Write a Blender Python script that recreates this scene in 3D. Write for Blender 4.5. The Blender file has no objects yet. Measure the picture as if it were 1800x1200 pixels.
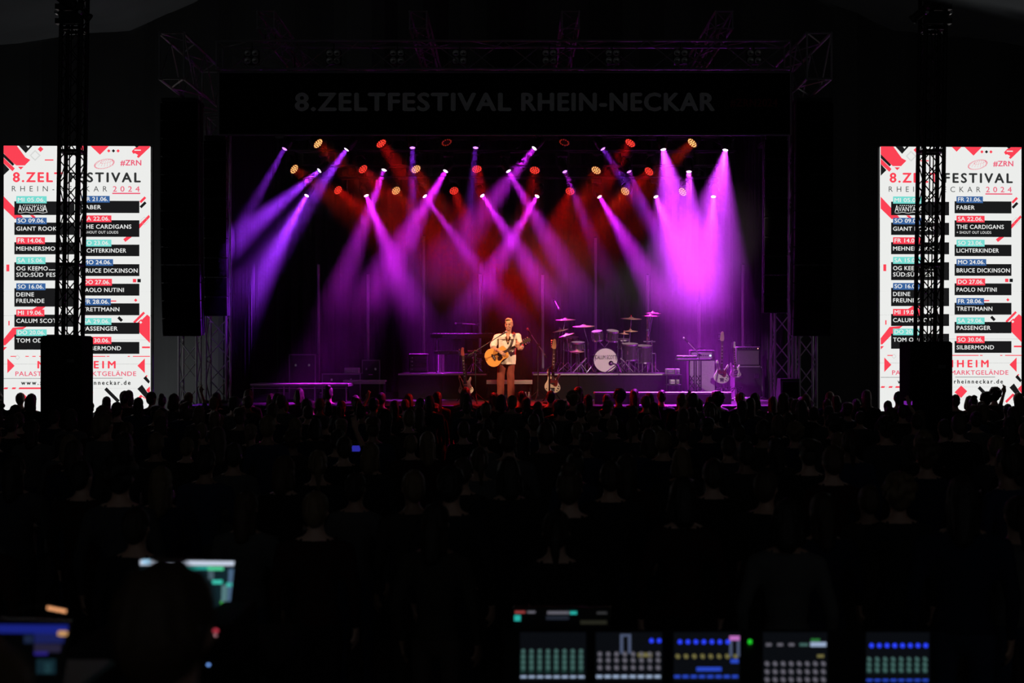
import bpy, bmesh, math, random
from mathutils import Vector, Matrix, Quaternion, noise as mnoise
R = random.Random(7)
SC = bpy.context.scene
COL = SC.collection
PI = math.pi
V = Vector

# ------------------------------------------------------------------ camera, world, exposure
F = 2296.0            # focal length in pixels of the 1800 px wide frame
CAMZ = 2.57           # camera height above the tent floor
HOR = 620.0           # pixel row of the horizon
cam_d = bpy.data.cameras.new('camera')
cam = bpy.data.objects.new('camera', cam_d)
COL.objects.link(cam)
cam.location = (0, 0, CAMZ)
cam.rotation_euler = (PI / 2, 0, 0)
cam_d.sensor_width = 36
cam_d.lens = F * 36 / 1800
cam_d.shift_y = (HOR - 600) / 1800
cam_d.clip_end = 200
cam_d.dof.use_dof = True
cam_d.dof.focus_distance = 28
cam_d.dof.aperture_fstop = 2.4
SC.camera = cam

world = bpy.data.worlds.new('night')
SC.world = world
world.use_nodes = True
bg = world.node_tree.nodes['Background']
bg.inputs[0].default_value = (0.9, 0.95, 1.0, 1)
bg.inputs[1].default_value = 0.045

SC.view_settings.view_transform = 'Standard'
SC.view_settings.look = 'None'
SC.view_settings.exposure = 0.0
SC.view_settings.gamma = 1.0
SC.view_settings.use_curve_mapping = False
SC.cycles.use_denoising = True
SC.cycles.adaptive_threshold = .03
SC.cycles.adaptive_min_samples = 16
SC.cycles.max_bounces = 4
SC.cycles.diffuse_bounces = 2
SC.cycles.glossy_bounces = 2
SC.cycles.transmission_bounces = 3
SC.cycles.volume_bounces = 0
SC.cycles.volume_step_rate = 1.5
SC.cycles.volume_max_steps = 64
SC.cycles.sample_clamp_indirect = 4.0

BEAM_W = 2.0          # overall power of the purple beams
WASH_W = 1.7          # overall power of the red and amber washes


def P(px, py, y):
    """point seen at pixel (px, py) of the photograph at distance y"""
    return V(((px - 900) * y / F, y, CAMZ - (py - HOR) * y / F))


def PXM(y):
    return F / y

# ------------------------------------------------------------------ materials
MATS = {}


def mat(name, col, rough=.6, metal=0.0, var=.2, scale=6.0, bump=0.0, emit=None, est=1.0, sample=True, rand=None, bscale=None, trans=0.0):
    if name in MATS:
        return MATS[name]
    m = bpy.data.materials.new(name)
    m.use_nodes = True
    nt = m.node_tree
    b = nt.nodes['Principled BSDF']
    b.inputs['Roughness'].default_value = rough
    b.inputs['Metallic'].default_value = metal
    if rough >= .85: b.inputs['Specular IOR Level'].default_value = .08
    tc = nt.nodes.new('ShaderNodeTexCoord')
    n = nt.nodes.new('ShaderNodeTexNoise')
    n.inputs['Scale'].default_value = scale
    n.inputs['Detail'].default_value = 3
    nt.links.new(tc.outputs['Object'], n.inputs['Vector'])
    mr = nt.nodes.new('ShaderNodeMapRange')
    mr.inputs['To Min'].default_value = 1 - var
    mr.inputs['To Max'].default_value = 1 + var
    nt.links.new(n.outputs['Fac'], mr.inputs['Value'])
    mx = nt.nodes.new('ShaderNodeVectorMath')
    mx.operation = 'SCALE'
    nt.links.new(mr.outputs[0], mx.inputs['Scale'])
    if rand:                       # colour picked per object from a ramp
        oi = nt.nodes.new('ShaderNodeObjectInfo')
        cr = nt.nodes.new('ShaderNodeValToRGB')
        cr.color_ramp.interpolation = 'CONSTANT'
        els = cr.color_ramp.elements
        while len(els) < len(rand):
            els.new(.5)
        for i, c in enumerate(rand):
            els[i].position = i / len(rand)
            els[i].color = (*c, 1)
        nt.links.new(oi.outputs['Random'], cr.inputs[0])
        nt.links.new(cr.outputs[0], mx.inputs[0])
    else:
        mx.inputs[0].default_value = col
    nt.links.new(mx.outputs[0], b.inputs['Base Color'])
    if bump:
        n2 = nt.nodes.new('ShaderNodeTexNoise')
        n2.inputs['Scale'].default_value = bscale or scale * 4
        nt.links.new(tc.outputs['Object'], n2.inputs['Vector'])
        bp = nt.nodes.new('ShaderNodeBump')
        bp.inputs['Strength'].default_value = bump
        bp.inputs['Distance'].default_value = .02
        nt.links.new(n2.outputs['Fac'], bp.inputs['Height'])
        nt.links.new(bp.outputs[0], b.inputs['Normal'])
    if emit:
        b.inputs['Emission Color'].default_value = (*emit, 1)
        b.inputs['Emission Strength'].default_value = est
    if trans:
        b.inputs['Transmission Weight'].default_value = trans
    if not sample:
        m.cycles.emission_sampling = 'NONE'
    MATS[name] = m
    return m


def glow(name, rgb, k=1.0, sample=False):
    """flat light-emitting colour given as 8-bit sRGB"""
    lin = tuple(((c / 255) / 12.92 if c <= 10 else ((c / 255 + .055) / 1.055) ** 2.4) for c in rgb)
    return mat(name, (.01, .01, .01), rough=.9, emit=lin, est=k, sample=sample)


def rgb(*c):
    return tuple(((x / 255) / 12.92 if x <= 10 else ((x / 255 + .055) / 1.055) ** 2.4) for x in c)

black = mat('black_paint', (.012, .012, .013), .55)
black_matt = mat('black_matt', (.006, .006, .006), .9)
black_gloss = mat('black_gloss', (.01, .01, .012), .25)
alu = mat('aluminium', (.42, .42, .43), .35, .9, bump=.05)
alu_dull = mat('aluminium_dull', (.30, .30, .31), .5, .5)
steel_black = mat('black_steel', (.010, .010, .011), .5, .3)
chrome = mat('chrome', (.75, .75, .77), .15, 1.0, var=.05)
rubber = mat('rubber', (.015, .015, .015), .8)
cloth_black = mat('black_cloth', (.012, .012, .013), .95, bump=.15)
grey_plastic = mat('grey_plastic', (.25, .25, .25), .5)
white_plastic = mat('white_plastic', (.62, .60, .58), .5)
dark_wood = mat('dark_wood', (.05, .025, .015), .5, scale=14)

# ------------------------------------------------------------------ mesh builder


def tag(o, label=None, cat=None, group=None, kind=None):
    if label: o['label'] = label
    if cat: o['category'] = cat
    if group: o['group'] = group
    if kind: o['kind'] = kind
    return o


def thing(name, label, cat, loc=(0, 0, 0), rz=0.0, group=None, rot=None):
    o = bpy.data.objects.new(name, None)
    o.empty_display_size = .1
    COL.objects.link(o)
    o.location = loc
    o.rotation_euler = rot if rot else (0, 0, rz)
    return tag(o, label, cat, group)


def link(name, me, parent=None, loc=None, rot=None, scale=None):
    o = bpy.data.objects.new(name, me)
    COL.objects.link(o)
    o.parent = parent
    if loc is not None: o.location = loc
    if rot is not None:
        if isinstance(rot, Quaternion):
            o.rotation_mode = 'QUATERNION'; o.rotation_quaternion = rot
        else:
            o.rotation_euler = rot
    if scale is not None: o.scale = scale
    return o


def chain_loc(o):
    v = V((0, 0, 0))
    while o is not None:
        v += V(o.location); o = o.parent
    return v


def frame(d, up=(0, 0, 1)):
    """rotation matrix whose Z axis is d"""
    z = V(d).normalized(); u = V(up)
    if abs(z.dot(u)) > .98: u = V((0, 1, 0)) if abs(z.y) < .9 else V((1, 0, 0))
    x = u.cross(z).normalized(); y = z.cross(x)
    return Matrix((x, y, z)).transposed()


class MB:
    def __init__(s, m=None):
        s.v = []; s.f = []; s.m = m; s.mi = []; s.cur = 0

    def add(s, vs, fs):
        b = len(s.v)
        for p in vs:
            p = V(p)
            s.v.append(s.m @ p if s.m is not None else p)
        for f in fs:
            s.f.append([b + i for i in f]); s.mi.append(s.cur)
        return s

    def box(s, c, d, rot=None, taper=1.0):
        c = V(c); x, y, z = d[0] / 2, d[1] / 2, d[2] / 2
        vs = []
        for k in (-1, 1):
            t = taper if k > 0 else 1.0
            for a, b in ((-1, -1), (1, -1), (1, 1), (-1, 1)):
                p = V((a * x * t, b * y * t, k * z))
                vs.append(c + (rot @ p if rot is not None else p))
        return s.add(vs, [(3, 2, 1, 0), (4, 5, 6, 7), (0, 1, 5, 4), (1, 2, 6, 5), (2, 3, 7, 6), (3, 0, 4, 7)])

    def rbox(s, c, d, b=.01, rot=None):
        """box with chamfered vertical and horizontal edges"""
        c = V(c); x, y, z = d[0] / 2, d[1] / 2, d[2] / 2
        vs = []
        for (zz, q) in ((-z, b), (-z + b, 0), (z - b, 0), (z, b)):
            X, Y = x - q, y - q
            for (a, e) in ((-X + b, -Y), (X - b, -Y), (X, -Y + b), (X, Y - b), (X - b, Y), (-X + b, Y), (-X, Y - b), (-X, -Y + b)):
                p = V((a, e, zz)); vs.append(c + (rot @ p if rot is not None else p))
        fs = [tuple(range(7, -1, -1)), tuple(range(24, 32))]
        for k in range(3):
            for i in range(8):
                j = (i + 1) % 8
                fs.append((k * 8 + i, k * 8 + j, k * 8 + 8 + j, k * 8 + 8 + i))
        return s.add(vs, fs)

    def cyl(s, p0, p1, r0, r1=None, n=8, caps=True):
        p0 = V(p0); p1 = V(p1); r1 = r0 if r1 is None else r1
        M = frame(p1 - p0)
        vs = []
        for p, r in ((p0, r0), (p1, r1)):
            for i in range(n):
                a = 2 * PI * i / n
                vs.append(p + M @ V((r * math.cos(a), r * math.sin(a), 0)))
        fs = [(i, (i + 1) % n, n + (i + 1) % n, n + i) for i in range(n)]
        if caps: fs += [tuple(range(n - 1, -1, -1)), tuple(range(n, 2 * n))]
        return s.add(vs, fs)

    def tube(s, path, r, n=6):
        path = [V(p) for p in path]
        rs = r if isinstance(r, (list, tuple)) else [r] * len(path)
        vs = []; up = V((0, 0, 1))
        for i, p in enumerate(path):
            d = path[min(i + 1, len(path) - 1)] - path[max(i - 1, 0)]
            M = frame(d, up)
            for k in range(n):
                a = 2 * PI * k / n
                vs.append(p + M @ V((rs[i] * math.cos(a), rs[i] * math.sin(a), 0)))
        fs = []
        for i in range(len(path) - 1):
            for k in range(n):
                j = (k + 1) % n
                fs.append((i * n + k, i * n + j, i * n + n + j, i * n + n + k))
        fs += [tuple(range(n - 1, -1, -1)), tuple(range((len(path) - 1) * n, len(path) * n))]
        return s.add(vs, fs)

    def lathe(s, prof, c=(0, 0, 0), d=(0, 0, 1), n=16, ring=False):
        """profile of (radius, height) turned about the axis d through c"""
        M = frame(d); c = V(c); vs = []; fs = []
        for r, h in prof:
            for i in range(n):
                a = 2 * PI * i / n
                vs.append(c + M @ V((r * math.cos(a), r * math.sin(a), h)))
        m_ = len(prof)
        for k in range(m_ if ring else m_ - 1):
            for i in range(n):
                j = (i + 1) % n; q = (k + 1) % m_
                fs.append((k * n + i, k * n + j, q * n + j, q * n + i))
        if not ring: fs += [tuple(range(n - 1, -1, -1)), tuple(range((m_ - 1) * n, m_ * n))]
        return s.add(vs, fs)

    def prism(s, poly, t0, t1, M=None, c=(0, 0, 0), bev=0.0):
        """polygon in local XY pushed from z=t0 to z=t1, placed by M and c"""
        c = V(c); n = len(poly)
        area = sum(poly[i][0] * poly[(i + 1) % n][1] - poly[(i + 1) % n][0] * poly[i][1] for i in range(n))
        if area < 0: poly = poly[::-1]
        lv = [(t0, 0), (t1, 0)]
        if bev: lv = [(t0, bev), (t0 + bev, 0), (t1 - bev, 0), (t1, bev)]
        vs = []
        for z, q in lv:
            for i in range(n):
                x, y = poly[i][0], poly[i][1]
                if q:
                    a = V(poly[i - 1]) - V(poly[i]); b = V(poly[(i + 1) % n]) - V(poly[i])
                    t = (b.normalized() - a.normalized()); nn = V((-t.y, t.x))
                    if nn.length > 1e-6: nn.normalize()
                    x += nn.x * q; y += nn.y * q
                p = V((x, y, z)); vs.append(c + (M @ p if M is not None else p))
        fs = [tuple(range(n - 1, -1, -1)), tuple(range((len(lv) - 1) * n, len(lv) * n))]
        for k in range(len(lv) - 1):
            for i in range(n):
                j = (i + 1) % n
                fs.append((k * n + i, k * n + j, k * n + n + j, k * n + n + i))
        return s.add(vs, fs)

    def ell(s, c, r, nu=12, nv=8, rot=None):
        c = V(c); r = V(r) if hasattr(r, '__len__') else V((r, r, r))
        vs = [(0, 0, -1)]
        for k in range(1, nv):
            t = -PI / 2 + PI * k / nv
            for i in range(nu):
                a = 2 * PI * i / nu
                vs.append((math.cos(t) * math.cos(a), math.cos(t) * math.sin(a), math.sin(t)))
        vs.append((0, 0, 1))
        out = []
        for p in vs:
            p = V((p[0] * r.x, p[1] * r.y, p[2] * r.z))
            out.append(c + (rot @ p if rot is not None else p))
        fs = [(0, 1 + (i + 1) % nu, 1 + i) for i in range(nu)]
        for k in range(nv - 2):
            for i in range(nu):
                j = (i + 1) % nu
                fs.append((1 + k * nu + i, 1 + k * nu + j, 1 + k * nu + nu + j, 1 + k * nu + nu + i))
        e = len(vs) - 1; q = 1 + (nv - 2) * nu
        fs += [(q + i, q + (i + 1) % nu, e) for i in range(nu)]
        return s.add(out, fs)

    def cap(s, p0, p1, r0, r1=None, n=10):
        r1 = r0 if r1 is None else r1
        p0 = V(p0); p1 = V(p1); L = (p1 - p0).length
        prof = []
        for k in range(1, 5):
            a = -PI / 2 + PI / 2 * k / 4
            prof.append((r0 * math.cos(a), r0 * math.sin(a)))
        for k in range(0, 4):
            a = PI / 2 * k / 4
            prof.append((r1 * math.cos(a), L + r1 * math.sin(a)))
        return s.lathe(prof, p0, p1 - p0 if L > 1e-6 else (0, 0, 1), n)

    def mesh(s, name, mats, off=None, smooth=False):
        me = bpy.data.meshes.new(name)
        me.from_pydata([(p - off) if off is not None else p for p in s.v], [], s.f)
        for m in (mats if isinstance(mats, (list, tuple)) else [mats]):
            me.materials.append(m)
        if any(s.mi): me.polygons.foreach_set('material_index', s.mi)
        if smooth: me.polygons.foreach_set('use_smooth', [True] * len(me.polygons))
        me.update()
        return me

    def build(s, name, mats, parent=None, world=False, smooth=False):
        off = chain_loc(parent) if (world and parent is not None) else None
        return link(name, s.mesh(name, mats, off, smooth), parent)

    def solo(s, name, mats, label, cat, base, group=None, smooth=False, kind=None):
        """a top-level thing that is a single mesh, with its origin at base (world vertices)"""
        o = link(name, s.mesh(name, mats, V(base), smooth), None, base)
        return tag(o, label, cat, group, kind)

_strut = {}


def strut(name, m, parent, p0, p1, r, n=6):
    """round bar that shares its mesh with bars of the same size"""
    p0 = V(p0); p1 = V(p1); L = round((p1 - p0).length, 3)
    k = (L, r, m.name, n)
    if k not in _strut:
        _strut[k] = MB().cyl((0, 0, 0), (0, 0, L), r, n=n).mesh(name, m, smooth=False)
    return link(name, _strut[k], parent, p0, frame(p1 - p0).to_quaternion())


def copy_tree(o, parent=None):
    c = o.copy(); COL.objects.link(c); c.parent = parent
    for ch in list(o.children): copy_tree(ch, c)
    return c


def truss(name, label, cat, p0, p1, w, h, bays, m, rc=.025, rb=.012, group=None, up=(0, 0, 1), xbrace=False, faces=(0, 1, 2, 3)):
    """four-chord lattice girder from p0 to p1; every chord and brace is a part"""
    p0 = V(p0); p1 = V(p1); L = (p1 - p0).length
    root = thing(name, label, cat, p0, group=group)
    Mx = frame(p1 - p0, up)
    q = [(-w / 2, -h / 2), (w / 2, -h / 2), (w / 2, h / 2), (-w / 2, h / 2)]
    pt = lambda i, t: Mx @ V((q[i][0], q[i][1], t * L))
    for i in range(4): strut('chord', m, root, pt(i, 0), pt(i, 1), rc, 8)
    for fi in faces:
        a, b = fi, (fi + 1) % 4
        for k in range(bays):
            t0, t1 = k / bays, (k + 1) / bays
            if xbrace:
                strut('brace', m, root, pt(a, t0), pt(b, t1), rb)
                strut('brace', m, root, pt(b, t0), pt(a, t1), rb)
            elif k % 2:
                strut('brace', m, root, pt(b, t0), pt(a, t1), rb)
            else:
                strut('brace', m, root, pt(a, t0), pt(b, t1), rb)
        for t in (0, 1): strut('end_bar', m, root, pt(a, t), pt(b, t), rb * 1.3)
    return root

# ------------------------------------------------------------------ lettering
_text = {}


def text_mesh(body, bold=.02, space=1.0):
    k = (body, bold, space)
    if k in _text: return _text[k]
    cu = bpy.data.curves.new('lettering', 'FONT')
    cu.body = body; cu.size = 1; cu.offset = bold; cu.space_character = space
    cu.resolution_u = 3; cu.fill_mode = 'FRONT'
    o = bpy.data.objects.new('lettering', cu); COL.objects.link(o)
    dg = bpy.context.evaluated_depsgraph_get()
    me = bpy.data.meshes.new_from_object(o.evaluated_get(dg))
    vs = [V(v.co) for v in me.vertices]; fs = [tuple(p.vertices) for p in me.polygons]
    bpy.data.objects.remove(o); bpy.data.curves.remove(cu); bpy.data.meshes.remove(me)
    x0 = min(v.x for v in vs); x1 = max(v.x for v in vs)
    _text[k] = ([V(((v.x - x0) / (x1 - x0), v.y, 0)) for v in vs], fs, x1 - x0)
    return _text[k]

CAPH = None


def put_text(mb, body, x0, x1, base, cap, M, z=0.0, bold=.02, space=1.0):
    """write body so that it runs from x0 to x1 with its baseline at base (M maps design x, y, z to space)"""
    global CAPH
    if CAPH is None:
        CAPH = max(v.y for v in text_mesh('H', 0.0)[0])
    vs, fs, w = text_mesh(body, min(bold, 0.0), space)
    k = max(bold, 0.0) * cap / CAPH             # stroke gain in design units
    X0, X1 = x0 + k, x1 - k
    for i, (dx, dy) in enumerate(((0, 0), (k, 0), (-k, 0), (0, k * .7), (0, -k * .7)) if k > 0 else ((0, 0),)):
        mb.add([M(X0 + dx + v.x * (X1 - X0), base + dy - v.y / CAPH * cap, z + i * .0001) for v in vs], fs)

ORD = ['first', 'second', 'third', 'fourth', 'fifth', 'sixth', 'seventh', 'eighth', 'ninth', 'tenth', 'eleventh', 'twelfth', 'thirteenth', 'fourteenth', 'fifteenth', 'sixteenth', 'seventeenth', 'eighteenth', 'nineteenth']
for _t, _n in (('twenty', 'twentieth'), ('thirty', 'thirtieth'), ('forty', 'fortieth'), ('fifty', 'fiftieth')):
    ORD += [_n] + [_t + '-' + q for q in ORD[:9]]
# ------------------------------------------------------------------ tent and stage (setting)
asphalt = mat('asphalt', (.035, .035, .036), .85, bump=.3, scale=3, bscale=60)
tent_fabric = mat('tent_fabric', (.16, .16, .17), .9, bump=.1, scale=.7)
tent_dark = mat('tent_dark_fabric', (.05, .05, .052), .95, bump=.1, scale=.7)
deck_m = mat('stage_deck_plywood', (.02, .019, .018), .5, bump=.1, scale=5, bscale=90)

tag(MB().box((0, 18, -.05), (60, 60, .1)).build('floor', asphalt), 'dark asphalt floor of the festival tent under the crowd', kind='structure')


def drape(name, x0, x1, y0, y1, z0, z1, m, fold=.22, amp=.05, th=.01, step=.055):
    """hanging cloth with vertical folds, running from (x0,y0) to (x1,y1)"""
    a = V((x0, y0, 0)); b = V((x1, y1, 0)); L = (b - a).length; d = (b - a) / L; nn = V((-d.y, d.x, 0))
    n = max(2, int(L / step)); mb = MB(); vs = []
    for k in range(n + 1):
        s_ = k / n * L
        o = amp * math.sin(2 * PI * s_ / fold + 1.3 * math.sin(s_ * .9)) + amp * .5 * math.sin(s_ * 2.1)
        p = a + d * s_ + nn * o
        vs += [V((p.x, p.y, z0)), V((p.x, p.y, z1)), V((p.x + nn.x * th, p.y + nn.y * th, z0)), V((p.x + nn.x * th, p.y + nn.y * th, z1))]
    fs = []
    for k in range(n):
        i = k * 4; j = i + 4
        fs += [(i, j, j + 1, i + 1), (j + 2, i + 2, i + 3, j + 3), (i + 1, j + 1, j + 3, i + 3), (i, i + 2, j + 2, j)]
    return mb.add(vs, fs), a

# tent walls and roof
for nm, lab, args in (
        ('wall_back', 'dark tent wall behind the stage and the two screens', (-24, 24, 41, 41, 0, 16)),
        ('wall_left', 'dark tent side wall on the left', (-24, -24, -8, 41, 0, 9.5)),
        ('wall_right', 'dark tent side wall on the right', (24, 24, 41, -8, 0, 9.5))):
    mb, a = drape(nm, *args, None, fold=2.2, amp=.12, th=.02, step=.4)
    tag(mb.build(nm, tent_dark), lab, kind='structure')
mb = MB()
nx, ny = 24, 20
vs = []
for j in range(ny + 1):
    y = -8 + 49 * j / ny
    for i in range(nx + 1):
        x = -24 + 48 * i / nx
        vs.append((x, y, 16.5 - .29 * abs(x) - .25 * math.sin(PI * (j % 5) / 5) + .35 * math.cos(x * .8)))
vs += [(p[0], p[1], p[2] + .03) for p in vs]
fs = []
W = nx + 1; N = W * (ny + 1)
for j in range(ny):
    for i in range(nx):
        a = j * W + i
        fs += [(a, a + W, a + W + 1, a + 1), (N + a, N + a + 1, N + a + W + 1, N + a + W)]
tag(mb.add(vs, fs).build('ceiling', tent_fabric, smooth=True), 'grey fabric roof of the big top tent', kind='structure')

DECK = 1.5
SY0, SY1 = 26.5, 36.0      # stage front and back
SXL, SXR = -6.62, 6.04
st = thing('stage_platform', 'black stage platform with dark skirt behind the crowd', 'stage', (0, SY0, 0))
for k in range(6):          # deck made of plywood panels
    for j in range(4):
        w = (SXR - SXL) / 6; d = (SY1 - SY0) / 4
        MB().rbox((SXL + w * (k + .5), SY0 + d * (j + .5), DECK - .06), (w - .012, d - .012, .12), .008).build('deck_panel', deck_m, st, True)
mb, a = drape('skirt', SXL, SXR, SY0 + .02, SY0 + .02, 0.02, DECK - .13, None, fold=.3, amp=.03)
mb.build('skirt', cloth_black, st, True)
MB().box(((SXL + SXR) / 2, SY0 - .02, DECK - .06), (SXR - SXL, .03, .1)).build('edge_strip', steel_black, st, True)
for k in range(5):
    for yy in (SY0 + .4, SY1 - .4):
        x = SXL + .3 + k * (SXR - SXL - .6) / 4
        strut('leg', alu_dull, st, V((x, yy, 0)) - st.location, V((x, yy, DECK - .12)) - st.location, .03)

# black drapes round the stage
c = thing('stage_backdrop', 'black folded drape hanging across the back of the stage', 'curtain', (0, 35.2, DECK))
mb, a = drape('cloth', -6.5, 5.95, 35.2, 35.2, DECK + .01, 8.3, None, fold=.34, amp=.07)
mb.build('cloth', cloth_black, c, True)
strut('pipe', steel_black, c, (-6.5, 0, 6.82), (5.95, 0, 6.82), .03)
for sx, nm in ((-1, 'left'), (1, 'right')):
    x = -6.35 if sx < 0 else 5.98
    c = thing('stage_side_drape', f'black drape closing the {nm} wing of the stage', 'curtain', (x, 31.5, DECK))
    a_ = (x, x, 28.7, 35.0) if sx > 0 else (x, x, 35.0, 28.7)
    mb, a = drape('cloth', *a_, DECK + .01, 8.3, None, fold=.34, amp=.05)
    mb.build('cloth', cloth_black, c, True)
    strut('pipe', steel_black, c, (0, -2.8, 6.82), (0, 3.4, 6.82), .03)

# ------------------------------------------------------------------ LED screens
led_white = glow('led_white', (236, 237, 235), 1.0, sample=True)
led_red = glow('led_red', (252, 66, 84), 1.0)
led_rose = glow('led_rose', (236, 96, 122), 1.0)
led_cyan = glow('led_cyan', (118, 220, 210), 1.0)
led_blue = glow('led_blue', (58, 100, 158), 1.0)
led_dark = glow('led_dark', (26, 26, 27), 1.0)
led_ink = glow('led_ink', (48, 50, 50), 1.0)
led_grey = glow('led_grey', (190, 192, 190), 1.0)
SCR_W, SCR_H = 3.0, 5.5
DW = 256.0
DH = DW * SCR_H / SCR_W


def dm(x, y, z=0.0):
    """design pixel (x right, y down) on the screen -> local metres"""
    return V(((x / DW - .5) * SCR_W, -.05 - z, SCR_H * (1 - y / DH)))


class Sh:
    """collects flat shapes, each of which becomes a part of its own"""
    def __init__(s, name, m, root):
        s.name, s.m, s.root = name, m, root


def poly(mb, pts, z):
    if isinstance(mb, Sh):
        q = MB(); poly(q, pts, z); q.build(mb.name, mb.m, mb.root); return
    pts = [(min(max(x, 0), DW), y) for x, y in pts]
    a = sum(pts[i][0] * pts[(i + 1) % len(pts)][1] - pts[(i + 1) % len(pts)][0] * pts[i][1] for i in range(len(pts)))
    if a > 0: pts = pts[::-1]
    mb.add([dm(x, y, z) for x, y in pts], [tuple(range(len(pts)))])


def rect(mb, x0, x1, y0, y1, z):
    poly(mb, [(x0, y0), (x1, y0), (x1, y1), (x0, y1)], z)


def diag(mb, x0, y0, x1, y1, t, z):
    d = V((x1 - x0, y1 - y0)).normalized() * t / 2
    n = V((-d.y, d.x))
    poly(mb, [(x0 + n.x, y0 + n.y), (x1 + n.x, y1 + n.y), (x1 - n.x, y1 - n.y), (x0 - n.x, y0 - n.y)], z)


def led_screen(label, base, rz):
    root = thing('led_screen', label, 'screen', base, rz)
    NX, NY = 6, 11
    tw, th = SCR_W / NX, SCR_H / NY
    tile = MB().rbox((0, .03, 0), (tw - .003, .06, th - .003), .002).mesh('panel_tile', led_white)
    for j in range(NY):
        for i in range(NX):
            link('panel_tile', tile, root, (-SCR_W / 2 + tw * (i + .5), -.05, th * (j + .5)))
    fr = MB()
    for i in range(NX + 1):
        fr.box((-SCR_W / 2 + tw * i, .1, SCR_H / 2), (.05, .1, SCR_H))
    for j in range(NY + 1):
        fr.box((0, .1, th * j), (SCR_W, .1, .05))
    fr.build('rear_frame', steel_black, root)
    for sx in (-1, 1):
        strut('stand_leg', steel_black, root, (sx * 1.2, .2, -base[2] + .01), (sx * 1.2, .2, SCR_H * .8), .05, 8)
        strut('stand_brace', steel_black, root, (sx * 1.2, 1.3, -base[2] + .02), (sx * 1.2, .2, 2.2), .03)
        MB().box((sx * 1.2, .7, -base[2] + .03), (.12, 1.6, .06)).build('foot', steel_black, root)
    z1, z2, z3, z4 = .002, .004, .006, .008
    # coloured shapes round the edges
    a = Sh('red_shape', led_red, root)
    poly(a, [(0, 0), (23, 0), (38, 20.5), (46.6, 25), (37, 34.7), (22, 34.7), (9.5, 24), (0, 13.4)], z1)
    poly(a, [(0, 21), (19.5, 40), (15.7, 45), (0, 31)], z1)
    poly(a, [(25, 37), (35, 37), (30, 42)], z1)
    poly(a, [(64.5, 1), (69.5, 6), (64.5, 11), (59.5, 6)], z1)
    rect(a, 72, 87, 24, 26, z1)
    poly(a, [(152, 0), (184, 0), (168.5, 15.5)], z1)
    poly(a, [(129, 0), (146.5, 0), (137.7, 8.7)], z1)
    poly(a, [(236.6, 0), (256, 0), (256, 2), (236, 21), (233, 19), (235, 15.5), (229.5, 12.6), (227, 13.8), (224, 9.25), (230, 3)], z1)
    poly(a, [(0, 89), (20, 110), (34, 126), (20, 129), (0, 110)], z1)
    poly(a, [(46, 122), (52, 122), (58, 128), (52, 128)], z1)
    rect(a, 4.8, 10, 209, 221, z1); rect(a, 8.3, 10.5, 308, 316, z1)
    diag(a, 239, 99, 248, 90, 4.2, z1); diag(a, 234, 145, 256, 123, 5.5, z1); diag(a, 211, 166.5, 222, 158, 6, z1)
    rect(a, 226, 232, 234, 240, z1)
    rect(a, 186, 197, 272, 274, z1); poly(a, [(231, 268.5), (234, 271.5), (231, 274.5), (228, 271.5)], z1)
    poly(a, [(234, 311), (250, 296), (256, 301), (256, 347), (234, 325)], z1)
    diag(a, 228, 311, 246, 293, 4, z1)
    rect(a, 242, 256, 353, 356, z1)
    poly(a, [(0, 340), (16, 320), (40, 318), (22, 332), (3, 351), (0, 351)], z1); poly(a, [(0, 354), (6, 354), (0, 360)], z1)
    poly(a, [(48, 289), (58, 283), (73, 283), (66, 289)], z1)
    poly(a, [(6.5, 374), (19.3, 387), (6.5, 400)], z1); poly(a, [(247, 374), (234, 387), (247, 400)], z1)
    for x0, x1 in ((12, 22), (38, 44), (50, 56), (62, 68), (74, 80), (100, 122), (126, 178), (180, 185), (217, 221), (226, 256)):
        rect(a, x0, x1, 369.7, 371.2, z1)
    for x0, x1 in ((0, 8), (14, 22), (26, 112), (116, 124)):
        poly(a, [(x0 + 1.5, 425), (x1, 425), (x1 - 1.5, 428), (x0, 428)], z1)
    poly(a, [(34, 435), (46, 447), (22, 447)], z1)
    poly(a, [(146, 424), (157, 434), (146, 446), (134, 436)], z1)
    poly(a, [(256, 423), (256, 438), (249, 430)], z1); poly(a, [(240, 438), (256, 449), (244, 443)], z1)
    poly(a, [(226, 452), (240, 438), (243, 441), (229, 455)], z1)
    for k, x in ((0, 183.8), (2, 200.2)):
        poly(a, [(x, 5.6), (x + 3, 8.6), (x, 11.6), (x - 3, 8.6)], z1)
    diag(a, 246, 409, 251, 404, 2.4, z1)
    a = Sh('black_shape', led_dark, root)
    poly(a, [(0, 13.8), (19, 32.6), (16, 35.5), (0, 20.5)], z2); poly(a, [(0, 31), (10.3, 42), (0, 52)], z2)
    poly(a, [(26.6, 0), (38.7, 13), (50.75, 0)], z2); poly(a, [(229, 0), (236.6, 0), (232.8, 3)], z2)
    poly(a, [(192, 5.6), (195, 8.6), (192, 11.6), (189, 8.6)], z2)
    diag(a, 239.5, 108, 248.5, 99, 4.6, z2); rect(a, 234, 240, 234, 240, z2); diag(a, 200.5, 301.5, 207, 308, 5, z2)
    diag(a, 246.5, 407, 256, 416.5, 6, z2); diag(a, 178, 427, 201, 450, 6, z2); diag(a, 238, 424, 256, 444, 11, z2)
    rect(a, 0, 118, 409, 409.7, z2); rect(a, 135, 208, 408.6, 409.3, z2)
    a = Sh('white_shape', led_white, root)
    poly(a, [(40, .3), (46, .3), (43, 4)], z3); rect(a, 228.7, 240, 6.3, 8.2, z2); diag(a, 241, 305, 250, 296, 2.6, z2)
    poly(a, [(240, 308), (242.5, 310.5), (240, 313), (237.5, 310.5)], z2)
    a = MB()
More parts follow.
